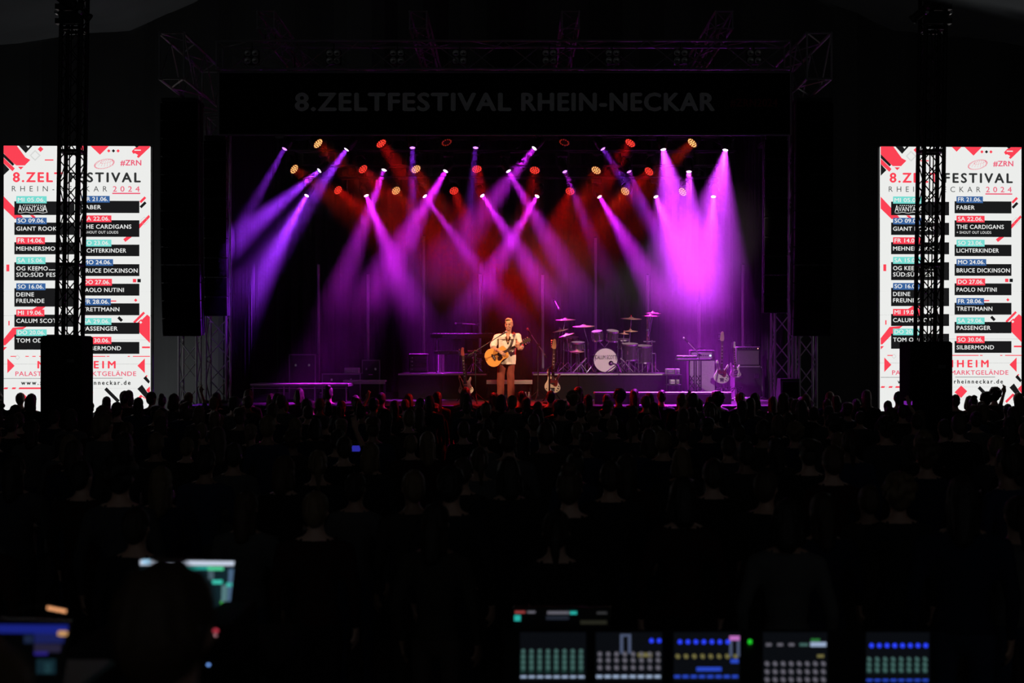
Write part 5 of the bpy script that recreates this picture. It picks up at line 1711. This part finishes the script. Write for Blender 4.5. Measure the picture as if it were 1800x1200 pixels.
# V neck: remove the cloth over the open neckline
kill = [v for v in bm.verts if v.co.y < -.02 and v.co.z > 1.25 and abs(v.co.x - .048) < (v.co.z - 1.24) * .36]
bmesh.ops.delete(bm, geom=kill, context='VERTS')
bm.to_mesh(me); bm.free()
sht = link('shirt', me, sg)
for s_ in (-1, 1):       # collar leaves
    q = MB()
    a0, a1, a2, a3 = V((.048 + s_ * .060, .0, 1.51)), V((.048 + s_ * .085, -.06, 1.455)), V((.048 + s_ * .075, -.108, 1.385)), V((.048 + s_ * .030, -.092, 1.43))
    nn = V((0, -.006, .003))
    q.add([a0, a1, a2, a3, a0 + nn, a1 + nn, a2 + nn, a3 + nn], [(0, 1, 2, 3), (7, 6, 5, 4), (0, 4, 5, 1), (1, 5, 6, 2), (2, 6, 7, 3), (3, 7, 4, 0)])
    q.build('collar', shirt_m, sht)
for k in range(5): MB().cyl((.052, -.138 + .006 * k, 1.20 - .085 * k), (.052, -.145 + .006 * k, 1.20 - .085 * k), .007, n=8).build('button', white_plastic, sht)
# trousers
mb = MB()
mb.ell((.015, .005, .93), (.165, .12, .13), 14, 10)
for s_ in (-1, 1):
    mb.cyl((.01 + s_ * .083, .0, .92), (s_ * .108, -.012, .50), .098, .076, 16).cyl((s_ * .108, -.012, .52), (s_ * .112, .0, .055), .078, .074, 16)
me = remesh(mb, 'trousers', pants_m, .0095, 4)
bm = bmesh.new(); bm.from_mesh(me)
for v in bm.verts:
    c_ = v.co
    v.co += v.normal * (mnoise.noise(V((c_.x * 7, c_.y * 7, c_.z * 5))) * .008 + math.sin(c_.z * 30 + c_.x * 25) * .0025 * (1 if .35 < c_.z < .65 or c_.z < .2 else .3))
bm.to_mesh(me); bm.free()
link('trousers', me, sg)
for s_ in (-1, 1):
    mb = MB().cap((s_ * .112, .03, .045), (s_ * .122, -.15, .035), .046, .036, 10).ell((s_ * .112, .02, .075), (.042, .055, .045))
    link('shoe', remesh(mb, 'shoe', black_gloss, .009, 3), sg)
# hair, brows, eyes, stubble
mb = MB()
mb.ell(hp(0, .012, .045), (.083, .098, .085), 14, 10, HM).ell(hp(0, .05, .0), (.079, .06, .085), 12, 8, HM)
rr = random.Random(5)
for k in range(60):
    a_ = rr.uniform(-.055, .055); b_ = rr.uniform(-.085, .05)
    p_ = hp(a_, b_, .095 + .018 * (1 - (a_ / .06) ** 2) + rr.uniform(0, .012))
    mb.cap(p_, p_ + HM @ V((rr.uniform(-.012, .012), -.02, .016)), .013, .008, 6)
me = remesh(mb, 'hair', hair_m, .007, 2)
bm = bmesh.new(); bm.from_mesh(me)
HI = HM.inverted()
kill = []
for v in bm.verts:
    l_ = HI @ (v.co - hc)
    if l_.y < -.015 and l_.z < .06: kill.append(v)
    if l_.y < .035 and l_.z < .022: kill.append(v)
bmesh.ops.delete(bm, geom=list(set(kill)), context='VERTS')
bm.to_mesh(me); bm.free()
link('hair', me, sg)
dk = mat('singer_brow', (.10, .05, .03), .7)
for s_ in (-1, 1):
    MB().cap(hp(s_ * .017, -.099, .032), hp(s_ * .05, -.085, .036), .0055, .004, 6).build('eyebrow', dk, sg)
    e_ = MB().ell(hp(s_ * .031, -.087, .012), (.0125, .008, .0075), 10, 6, HM).build('eye', mat('eye_white', (.16, .10, .08), .4), sg)
    MB().ell(hp(s_ * .031, -.0935, .011), (.0055, .003, .0055), 8, 6, HM).build('iris', mat('iris', (.02, .015, .012), .1), e_)
MB().ell(hp(0, -.106, -.062), (.019, .006, .004), 10, 6, HM).build('mouth', mat('lips', (.25, .05, .045), .4), sg)
mb = MB().ell(hp(0, -.094, -.098), (.028, .018, .02), 10, 8, HM)
for s_ in (-1, 1): mb.cap(hp(s_ * .03, -.085, -.09), hp(s_ * .058, -.03, -.06), .012, .008, 8)
link('beard', remesh(mb, 'beard', mat('singer_stubble', (.30, .14, .08), .8), .006, 2), sg)

# ------------------------------------------------------------------ acoustic guitar, held by the singer
top_m = mat('spruce_top', (.86, .36, .075), .35, var=.08, scale=20)
side_m = mat('mahogany', (.14, .05, .025), .35)
gpos = SO + V((-.235, -.20, .985))          # lower bout centre
ag = thing('acoustic_guitar', 'acoustic guitar with amber top held by the singer', 'guitar', gpos)
gx = GA.normalized(); gn = V((0, -1, 0)); gy = gn.cross(gx)
GM = Matrix((gx, gy, gn)).transposed()      # local: x along the neck, y across, z out of the top
half_o = [(-.205, 0), (-.20, .06), (-.175, .125), (-.12, .178), (-.05, .198), (.02, .185), (.085, .15), (.135, .13), (.185, .132), (.235, .142), (.27, .125), (.29, .08), (.297, .03)]
ol = half_o + [(x, -y) for x, y in reversed(half_o[1:])]
ol = smooth_outline(ol, 2)
MB().prism(ol, -.10, -.004, GM).build('body', side_m, ag)
MB().prism(ol, -.004, .004, GM, bev=.002).build('soundboard', top_m, ag)
bind = MB()
for q in range(len(ol)): pass
MB().prism([(x * 1.012, y * 1.015) for x, y in ol], -.010, -.003, GM).build('binding', mat('binding', (.6, .5, .35), .4), ag)
MB().lathe([(0, .0045), (.05, .0045), (.05, .0055), (0, .0055)], GM @ V((.125, 0, 0)), gn, 22).build('sound_hole', black_matt, ag)
MB().lathe([(.052, .0045), (.06, .0045), (.06, .006), (.052, .006)], GM @ V((.125, 0, 0)), gn, 24, True).build('rosette', mat('rosette', (.12, .05, .03), .4), ag)
MB().prism(smooth_outline([(.14, -.052), (.09, -.045), (.06, -.03), (.04, -.06), (.03, -.10), (.07, -.125), (.12, -.11), (.15, -.08)], 2), .0045, .006, GM).build('pickguard', mat('acoustic_guard', (.05, .015, .012), .25), ag)
MB().prism(smooth_outline([(-.03, -.085), (-.005, -.05), (0, 0), (-.005, .05), (-.03, .085), (-.045, .05), (-.05, 0), (-.045, -.05)], 2), .0045, .014, GM).build('bridge', dark_wood, ag)
MB().box(GM @ V((-.015, 0, .016)), (.006, .07, .006), GM).build('saddle', white_plastic, ag)
MB().prism([(.25, -.029), (.25, .029), (.66, .022), (.66, -.022)], -.018, .006, GM, bev=.004).build('neck', side_m, ag)
fbd = MB().prism([(.155, -.028), (.155, .028), (.66, .0215), (.66, -.0215)], .0062, .011, GM).build('fretboard', MATS['rosewood'], ag)
for k in (3, 5, 7, 9, 12): MB().cyl(GM @ V((.66 - .64 * (1 - .5 ** ((k - .5) / 12)), 0, .011)), GM @ V((.66 - .64 * (1 - .5 ** ((k - .5) / 12)), 0, .0118)), .005, n=8).build('inlay', MATS['pearl_inlay'], fbd)
MB().prism([(.66, -.023), (.66, .023), (.70, .034), (.83, .038), (.845, .03), (.845, -.03), (.83, -.038), (.70, -.034)], -.014, .002, GM, bev=.003).build('headstock', dark_wood, ag)
MB().box(GM @ V((.66, 0, .008)), (.005, .044, .01), GM).build('nut', white_plastic, ag)
for s_ in (-1, 1):
    for k in range(3):
        x = .715 + .045 * k
        MB().cyl(GM @ V((x, s_ * .02, -.002)), GM @ V((x, s_ * .02, .014)), .005, n=8).cyl(GM @ V((x, s_ * .03, -.006)), GM @ V((x, s_ * .052, -.006)), .004, n=6).ell(GM @ V((x, s_ * .056, -.006)), (.012, .008, .012), 8, 6).build('tuner', chrome, ag)
s_ = MB()
for k in range(6):
    u = (k - 2.5) / 2.5
    s_.cyl(GM @ V((-.015, u * .028, .02)), GM @ V((.66, u * .017, .0135)), .0009, n=4)
tag(s_.build('strings', chrome, ag), kind='stuff')
# strap from the lower bout over his left shoulder to the neck heel (points relative to the guitar)
pt = [V((-.205, .05, 0)) , SO + V((-.20, .10, 1.10)) - gpos, SO + V((.02, .135, 1.36)) - gpos, SO + V((.16, .07, 1.50)) - gpos, SO + V((.19, -.05, 1.49)) - gpos, SO + V((.165, -.125, 1.40)) - gpos, SO + V((.12, -.155, 1.24)) - gpos, GM @ V((.30, .0, -.05))]
pt[0] = GM @ V((-.205, 0, -.05))
sm = []
for i in range(len(pt) - 1):
    p0, p1, p2, p3 = pt[max(i - 1, 0)], pt[i], pt[i + 1], pt[min(i + 2, len(pt) - 1)]
    for k in range(5):
        t = k / 5
        sm.append(.5 * ((2 * p1) + (p2 - p0) * t + (2 * p0 - 5 * p1 + 4 * p2 - p3) * t * t + (3 * p1 - p0 - 3 * p2 + p3) * t ** 3))
sm.append(pt[-1])
q = MB(); vs = []
for i, p_ in enumerate(sm):
    d_ = sm[min(i + 1, len(sm) - 1)] - sm[max(i - 1, 0)]
    out_n = (p_ - (SO + V((.03, 0, 1.25)) - gpos)); w_ = d_.cross(out_n).normalized() * .022
    t_ = out_n.normalized() * .002
    vs += [p_ - w_ - t_, p_ + w_ - t_, p_ + w_ + t_, p_ - w_ + t_]
fs = []
for i in range(len(sm) - 1):
    for k in range(4): fs.append((i * 4 + k, i * 4 + (k + 1) % 4, i * 4 + 4 + (k + 1) % 4, i * 4 + 4 + k))
q.add(vs, fs).build('strap', mat('strap_leather', (.05, .035, .025), .7), ag)
# ------------------------------------------------------------------ mixing position in the foreground
FZ = .42
fr = thing('mixing_platform', 'dark platform under the mixing position in the foreground', 'platform', (0, 3.0, 0))
for k in range(4):
    for j in range(3): MB().rbox((-3 + 1.5 * k + .75, .25 + 1.9 * j + .95, FZ - .03), (1.49, 1.89, .06), .006).build('deck_panel', deck_m, fr, False)
for c_ in fr.children: c_.location = (0, -3.0 + .4, 0)
for sx in (-1, 0, 1):
    for yy in (-2.2, 2.7): strut('leg', alu_dull, fr, (sx * 2.8, yy, 0), (sx * 2.8, yy, FZ - .06), .03)

con_m = mat('console_body', (.012, .012, .014), .45)
CY = 4.75
cb = P(1275, 0, CY)
tb = thing('console_table', 'black table carrying the mixing console', 'table', (cb.x, CY, FZ))
tz = .72
MB().rbox((0, 0, tz - .02), (2.0, .9, .04), .008).build('table_top', black, tb)
for sx in (-1, 1):
    for sy in (-1, 1): strut('leg', steel_black, tb, (sx * .92, sy * .38, 0), (sx * .92, sy * .38, tz - .04), .022)
co = thing('mixing_console', 'large dark mixing console with rows of lit channel displays', 'mixing console', (cb.x, CY, FZ + tz))
# desk: slope facing the operator (towards the camera), bank of five display panels
W_ = P(1665, 0, CY).x - P(885, 0, CY).x
MX = Matrix(((0, 0, 1), (1, 0, 0), (0, 1, 0)))
MB().prism([(-.42, 0), (.36, 0), (.36, .34), (.30, .36), (-.05, .10), (-.42, .05)], -W_ / 2, W_ / 2, MX, bev=.008).build('body', con_m, co)
sl0 = V((0, -.05, .10)); sl1 = V((0, .30, .36)); sd = (sl1 - sl0); sL = sd.length; sd.normalize(); sn = V((0, -sd.z, sd.y))
SM_ = Matrix((V((1, 0, 0)), sd, sn)).transposed()
teal = [glow('scr_teal_a', (64, 96, 92), 1.0), glow('scr_teal_b', (26, 52, 48), 1.0)]
knob_g = glow('scr_knob_grey', (96, 94, 104), 1.0); knob_b = glow('scr_knob_blue', (70, 84, 150), 1.0)
row_p = glow('scr_pale', (150, 168, 196), 1.0); row_b = glow('scr_blue', (40, 70, 190), 1.0); yel = glow('scr_yellow', (110, 104, 62), 1.0)
led_bl = glow('led_blue_button', (38, 60, 235), 1.3); led_gn = glow('led_green', (30, 190, 40), 1.2); box_c = glow('scr_box', (74, 84, 110), 1.0); bgd = glow('scr_back', (9, 11, 15), 1.0)
pinkc = glow('scr_pink', (190, 110, 190), 1.0); redc = glow('scr_red', (150, 60, 60), 1.0); tealb = glow('scr_teal_bright', (40, 170, 160), 1.0)


def on_slope(px, py):
    """pixel -> coordinates (x, s) on the sloping face"""
    # intersect the pixel ray with the slope plane
    d = (P(px, py, 1.0) - V((0, 0, CAMZ))); o = V((0, 0, CAMZ)); p0 = co.location + sl0
    t = (p0 - o).dot(sn) / d.dot(sn)
    h = o + d * t - co.location
    return h.x, (h - sl0).dot(sd)


def quad(mb, x0, x1, y0, y1, lift):
    a_ = on_slope(x0, y1); b_ = on_slope(x1, y1); c_ = on_slope(x1, y0); d_ = on_slope(x0, y0)
    mb.add([sl0 + V((p[0], 0, 0)) + sd * p[1] + sn * lift for p in (a_, b_, c_, d_)], [(0, 1, 2, 3)])


def disc(mb, px, py, r, lift, n=8):
    c_ = on_slope(px, py); rr_ = r * CY / F
    mb.add([sl0 + V((c_[0] + rr_ * math.cos(2 * PI * k / n), 0, 0)) + sd * (c_[1] + 1.35 * rr_ * math.sin(2 * PI * k / n)) + sn * lift for k in range(n)], [tuple(range(n))])

banks = [(914, 1030, 'teal'), (1047, 1164, 'grey'), (1184, 1300, 'blue'), (1341, 1454, 'lav'), (1522, 1634, 'teal2')]
for bi, (x0, x1, style) in enumerate(banks):
    fr_ = MB(); quad(fr_, x0, x1, 1112, 1199, .004); sc_ = fr_.build('display', bgd, co)
    n = 8; st_ = (x1 - x0) / n
    def stuff(fn, name, m):
        q = MB(); fn(q); tag(q.build(name, m, sc_), kind='stuff')
    if style in ('teal', 'teal2'):
        yy0 = 1146 if style == 'teal' else 1160
        stuff(lambda q: [quad(q, x0 + st_ * k + 1, x0 + st_ * (k + 1) - 5, yy0 + 4, 1184, .005) for k in range(n)], 'channel_strip', teal[1])
        stuff(lambda q: [disc(q, x0 + st_ * (k + .4), yy0 + j * 9.6, 4.0, .006) for k in range(n) for j in range(4 if style == 'teal' else 3)], 'channel_icon', teal[0])
        stuff(lambda q: [quad(q, x0 + st_ * k + 1, x0 + st_ * (k + 1) - 3, 1187 + (2 if style == 'teal' else 8), 1191 + (2 if style == 'teal' else 8), .006) for k in range(n)], 'channel_name', row_p if style == 'teal' else row_b)
    else:
        cm_ = {'grey': knob_g, 'blue': knob_b, 'lav': knob_g}[style]
        for j, yy in enumerate({'grey': (1151, 1162, 1175), 'blue': (1155,), 'lav': (1168, 1182, 1196)}[style]):
            stuff(lambda q: [disc(q, x0 + st_ * (k + .5), yy, 4.2, .006) for k in range(n)], 'knob_icon', yel if (style == 'blue') else cm_)
        if style != 'lav':
            stuff(lambda q: [quad(q, x0 + st_ * k + 1, x0 + st_ * (k + 1) - 3, 1188, 1193, .006) for k in range(n)], 'channel_name', row_p if style == 'grey' else row_b)
        if style == 'blue':
            q = MB(); quad(q, x0 + 40, x0 + 84, 1174, 1181, .006); q.build('meter_bar', row_b, sc_)
            q = MB(); quad(q, x1 - 18, x1, 1119, 1127, .006); q.build('fader_cap', pinkc, sc_)
            q = MB(); quad(q, x1 - 18, x1 - 13, 1127, 1156, .006); quad(q, x1 - 5, x1, 1127, 1156, .006); tag(q.build('fader_frame', box_c, sc_), kind='stuff')
            q = MB(); quad(q, x1 - 16, x1 - 2, 1160, 1167, .006); q.build('blue_key', row_b, sc_)
        if style == 'grey':
            q = MB(); quad(q, 1090, 1095, 1116, 1150, .006); quad(q, 1104, 1109, 1116, 1150, .006); quad(q, 1095, 1104, 1116, 1120, .006); tag(q.build('fader_frame', box_c, sc_), kind='stuff')
            q = MB(); quad(q, 1121, 1146, 1149, 1156, .006); q.build('yellow_label', yel, sc_)
        if style == 'lav':
            stuff(lambda q: [quad(q, 1346 + 20 * k, 1356 + 20 * k, 1132, 1137, .006) for k in range(3)], 'page_key', knob_g)
            q = MB(); quad(q, 1424, 1452, 1130, 1138, .006); q.build('bright_bar', row_p, sc_)
            q = MB(); quad(q, 1405, 1420, 1132, 1137, .006); q.build('teal_key', teal[0], sc_)
            q = MB(); quad(q, 1425, 1441, 1124, 1129, .006); q.build('green_bar', glow('scr_green', (40, 110, 50), 1.0), sc_)
            q = MB(); quad(q, 1436, 1448, 1152, 1157, .006); q.build('yellow_key', yel, sc_)
for xs, yy in (((1145, 1158.5), 1128), ([1195 + 14 * k for k in range(7)], 1130), ([1531.5 + 13.6 * k for k in range(8)], 1136.5)):
    for x in xs:
        c_ = on_slope(x, yy); p_ = sl0 + V((c_[0], 0, 0)) + sd * c_[1]
        MB().cyl(p_, p_ + sn * .012, .0085, .0075, n=10).build('blue_button', led_bl, co)
c_ = on_slope(1318, 1129); p_ = sl0 + V((c_[0], 0, 0)) + sd * c_[1]
MB().cyl(p_, p_ + sn * .01, .008, n=10).build('green_lamp', led_gn, co)
# faders on the flat front ledge
for k in range(40):
    x = -W_ / 2 + .08 + (W_ - .16) * k / 39
    MB().rbox((x, -.25 + .08 * math.sin(k * 1.7), .085), (.014, .026, .016), .003).build('fader', grey_plastic, co)
# meter bridge / small display behind the console, upper left
md = P(988, 1092, 5.25)
mt = thing('status_display', 'slim dark status display with teal marks behind the mixing console', 'display', (md.x, 5.25, FZ + tz))
zt = md.z - FZ - tz
w_ = (1074 - 902) * 5.25 / F
MB().rbox((0, .03, zt), (w_, .04, .11), .006).build('body', con_m, mt)
for sx in (-1, 1): strut('foot', steel_black, mt, (sx * w_ * .4, .05, 0), (sx * w_ * .4, .05, zt), .012)
def flat(x0, x1, y0, y1, m, nm, lift=.001):
    q = MB(); q.add([P(x0, y1, 5.258 - lift) - mt.location, P(x1, y1, 5.258 - lift) - mt.location, P(x1, y0, 5.258 - lift) - mt.location, P(x0, y0, 5.258 - lift) - mt.location], [(0, 1, 2, 3)])
    q.build(nm, m, mt)
for a_ in ((905, 923, 1073.5, 1077.5, redc, 'red_mark'), (927, 941, 1073.5, 1077.5, knob_g, 'grey_mark'), (962, 1001, 1074, 1079, knob_g, 'grey_mark'), (1002, 1014, 1074, 1079.5, tealb, 'teal_mark'), (1049, 1067, 1075, 1079, glow('scr_dimgrey', (50, 50, 52), 1), 'grey_mark'), (904, 915, 1081, 1091, tealb, 'teal_key'), (960, 1000, 1082, 1089, glow('scr_dim', (30, 34, 44), 1), 'dim_mark'), (1020, 1067, 1090, 1097, glow('scr_olive', (34, 34, 26), 1), 'dim_mark')):
    flat(*a_, lift=.012)

# laptop in front of the sound engineer
LY = 4.3
lp = P(330, 1100, LY)
lt = thing('laptop_table', 'small black table carrying the laptop', 'table', (lp.x, LY, FZ))
tz2 = P(0, 1110, LY).z - FZ - .02
MB().rbox((0, -.05, tz2 - .02), (.7, .6, .04), .008).build('table_top', black_matt, lt)
for sx in (-1, 1):
    for sy in (-1, 1): strut('leg', steel_black, lt, (sx * .3, sy * .22 - .05, 0), (sx * .3, sy * .22 - .05, tz2 - .04), .02)
lap = thing('laptop', 'open laptop with a teal editing screen behind the engineer', 'laptop', (lp.x, LY, FZ + tz2))
LM = lambda px, py, l=0: P(px, py, LY + .06 - l) - lap.location
q = MB(); c4 = [LM(404, 1084, 0), LM(244, 1084, 0), LM(240, 981, 0), LM(415, 983, 0)]
q.add(c4 + [c + V((0, .012, 0)) for c in c4], [(0, 1, 2, 3), (7, 6, 5, 4), (0, 4, 5, 1), (1, 5, 6, 2), (2, 6, 7, 3), (3, 7, 4, 0)]); lid = q.build('lid', con_m, lap)
MB().rbox((0, -.09, .01), (.30, .24, .02), .005).build('keyboard_base', con_m, lap)


def lq(pts, m, nm, l=.002):
    q = MB(); q.add([LM(x, y, l) for x, y in pts], [tuple(range(len(pts)))]); q.build(nm, m, lid)
lq([(247, 1080), (402, 1080), (412, 985), (246, 985)], glow('lap_back', (16, 34, 40), 1), 'screen', .001)
lq([(246, 993), (411, 994), (412, 986), (246, 984)], glow('lap_bar', (196, 206, 224), 1), 'title_bar', .003)
lq([(318, 1001), (371, 1001), (371, 994.5), (318, 994.5)], glow('lap_teal', (40, 150, 140), 1), 'teal_track', .003)
lq([(365, 1002), (393, 1002), (393, 996), (365, 996)], glow('lap_green', (80, 205, 150), 1), 'green_track', .004)
lq([(373, 1026), (391, 1026), (391, 1019), (373, 1019)], glow('lap_teal2', (60, 190, 170), 1), 'teal_clip', .003)
lq([(398, 1031), (408, 1031), (408, 1024), (398, 1024)], glow('lap_teal2', (60, 190, 170), 1), 'teal_clip', .003)
lq([(366, 1018), (376, 1018), (376, 1003), (366, 1003)], glow('lap_grey', (70, 90, 100), 1), 'grey_panel', .003)
lq([(388, 1076), (398, 1076), (400, 1028), (390, 1028)], glow('lap_slate', (84, 120, 124), 1), 'meter_column', .003)
lq([(399, 1076), (403, 1076), (411, 1000), (402, 1000)], glow('lap_blue', (74, 100, 128), 1), 'side_panel', .003)
lq([(388, 1070), (393, 1070), (392, 1057), (387, 1057)], glow('lap_lime', (70, 190, 70), 1), 'level_meter', .004)
lq([(308, 999), (319, 999), (319, 992), (308, 992)], glow('lap_yellow', (190, 190, 110), 1), 'yellow_icon', .004)
lq([(250, 991), (264, 991), (264, 983), (250, 983)], glow('lap_ice', (160, 205, 235), 1), 'window_icon', .005)

# lighting desk with blue screen at the far left and its lamp
DYY = 3.6
dp = P(55, 1130, DYY)
dk_ = thing('lighting_desk', 'lighting desk with a dim blue touch screen at the left edge', 'lighting desk', (dp.x, DYY, FZ))
hz2 = P(0, 1195, DYY).z - FZ
MB().rbox((-.05, .05, hz2 / 2), (.42, .4, hz2), .01).build('cabinet', black, dk_)
DMf = lambda px, py, l=0: P(px, py, DYY - l) - dk_.location
q = MB(); c4 = [DMf(108, 1196), DMf(-40, 1196), DMf(-40, 1086), DMf(124, 1092)]
q.add(c4 + [c + V((0, .02, 0)) for c in c4], [(0, 1, 2, 3), (7, 6, 5, 4), (0, 4, 5, 1), (1, 5, 6, 2), (2, 6, 7, 3), (3, 7, 4, 0)]); scn = q.build('monitor', con_m, dk_)
for pts_, cl, nm in (([(-30, 1112), (118, 1114), (120, 1098), (-30, 1097)], (22, 32, 120), 'blue_bar'), ([(60, 1130), (112, 1130), (114, 1114), (60, 1113)], (24, 30, 84), 'blue_field'), ([(60, 1146), (106, 1146), (108, 1132), (60, 1131)], (36, 32, 54), 'grey_field'), ([(60, 1151), (84, 1151), (84, 1145), (60, 1145)], (40, 30, 120), 'violet_key'), ([(64, 1184), (98, 1184), (98, 1158), (64, 1158)], (16, 36, 44), 'teal_field'), ([(78, 1183), (90, 1183), (90, 1164), (78, 1164)], (30, 60, 66), 'teal_column'), ([(42, 1130), (58, 1130), (58, 1116), (42, 1116)], (24, 34, 60), 'slate_field')):
    q = MB(); q.add([DMf(x, y, .003) for x, y in pts_], [tuple(range(4))]); q.build(nm, glow('desk_' + nm, cl, 1), scn)
gm = thing('gooseneck_lamp', 'small gooseneck lamp with a warm LED strip over the lighting desk', 'lamp', DMf(60, 1086) + dk_.location + V((.03, .03, 0)))
w0 = P(68, 1078, DYY - .0) - gm.location; w1 = P(118, 1074, DYY - .02) - gm.location
MB().tube([V((0, 0, 0)), V((-.02, .02, .03)), P(20, 1076, DYY) - gm.location, P(50, 1066, DYY) - gm.location, P(84, 1066, DYY) - gm.location], .004).build('neck', rubber, gm)
hdp = MB(); a_, b_ = P(83, 1067.5, DYY) - gm.location, P(117, 1074, DYY) - gm.location
hdp.cyl(a_ + V((-.004, .006, .004)), b_ + V((.004, .006, .004)), .008, n=8).build('head', black, gm)
strip = glow('warm_led', (255, 176, 120), 1.3)
for k in range(8):
    p_ = a_.lerp(b_, (k + .5) / 8)
    MB().ell(p_ + V((0, -.002, 0)), (.003, .003, .005), 8, 6).build('led', strip, gm)
MB().rbox(P(110, 1113, DYY - .015) - dk_.location, (.026, .012, .013), .003).build('amber_key', glow('amber_key', (200, 150, 95), 1), dk_)
# rack with small indicator lamps beside the laptop
rk2 = thing('amplifier_rack', 'black rack with a pink and a blue indicator lamp by the laptop', 'rack', (P(372, 0, 3.9).x, 3.9, FZ))
rh = P(0, 1100, 3.9).z - FZ
MB().rbox((0, .2, rh / 2), (.12, .4, rh), .01).build('case', black_matt, rk2)
for (px, py, m_, r_, nm) in ((379, 1108, glow('lamp_red', (205, 60, 80), 1), .009, 'red_lamp'), (378, 1116, glow('lamp_pink', (220, 150, 160), 1), .008, 'pink_lamp'), (366.5, 1168, glow('lamp_ice', (120, 170, 255), 1.6), .005, 'blue_lamp')):
    MB().ell(P(px, py, 3.895) - rk2.location, (r_, .004, r_ * .7), 10, 6).build(nm, m_, rk2)


def engineer(label, px, py_top, y, hw_px, hair='cap', rz=0.0):
    t_ = P(px, py_top, y)
    h = t_.z - FZ
    o = link('person', BODY['down'], None, (t_.x, y, FZ), (0, 0, rz), (1.12 * h / 1.78, 1.12 * h / 1.78, h / 1.78))
    tag(o, label, 'person')
    for sl_, m_ in zip(o.material_slots, (skin_r, black_matt, black_matt)): sl_.link = 'OBJECT'; sl_.material = m_
    link('hair', HAIR[hair], o)
    return o
engineer('black silhouette of a sound engineer standing before the laptop', 290, 979, 2.45, 95, 'short')
engineer('black silhouette of a second engineer at the lower left corner', -62, 1106, 1.75, 70, 'short')

# pale canopy edge over the mixing position, upper right corner
cv = thing('canopy_edge', 'out-of-focus pale canopy edge at the upper right corner', 'canopy', P(1745, 10, 3.0))
q = MB(); vs = []
N_ = 14
for k in range(N_ + 1):
    t = k / N_
    x = 1610 + 420 * t; yb = -14 + 66 * t + 30 * t * t
    b_ = P(x, yb, 3.0 + .02 * math.sin(9 * t)) - cv.location; u_ = P(x, yb - 250, 3.35) - cv.location
    vs += [b_, u_, u_ + V((0, .012, .0)), b_ + V((0, .012, 0))]
fs = []
for k in range(N_):
    for j in range(4): fs.append((k * 4 + j, k * 4 + (j + 1) % 4, k * 4 + 4 + (j + 1) % 4, k * 4 + 4 + j))
q.add(vs, fs).build('fabric', mat('canopy_fabric', (.8, .8, .8), .9, bump=.1), cv)
strut('hem_rope', mat('canopy_rope', (.4, .4, .4), .8), cv, vs[0], vs[-1], .008)

# unseen fill lamp, added behind the left screen to brighten the tent wall
wl = thing('wall_fill_light', 'added fill lamp hidden behind the left LED screen, brightening the tent wall', 'lamp', (-10.6, 37.6, 0))
MB().rbox((0, 0, .22), (.26, .1, .2), .015, Matrix.Rotation(-.9, 3, 'X')).build('housing', black, wl)
MB().tube([(-.16, 0, .22), (-.16, 0, .02), (.16, 0, .02), (.16, 0, .22)], .012).build('bracket', steel_black, wl)
ld_ = bpy.data.lights.new('wall_fill', 'AREA'); ld_.shape = 'RECTANGLE'; ld_.size = .22; ld_.size_y = .16; ld_.energy = 75; ld_.color = (.95, 1.0, 1.0)
lo_ = bpy.data.objects.new('wall_fill', ld_); COL.objects.link(lo_); lo_.parent = wl
lo_.location = (0, .09, .30)
lo_.rotation_mode = 'QUATERNION'; lo_.rotation_quaternion = frame(-V((0, .5, .86))).to_quaternion()
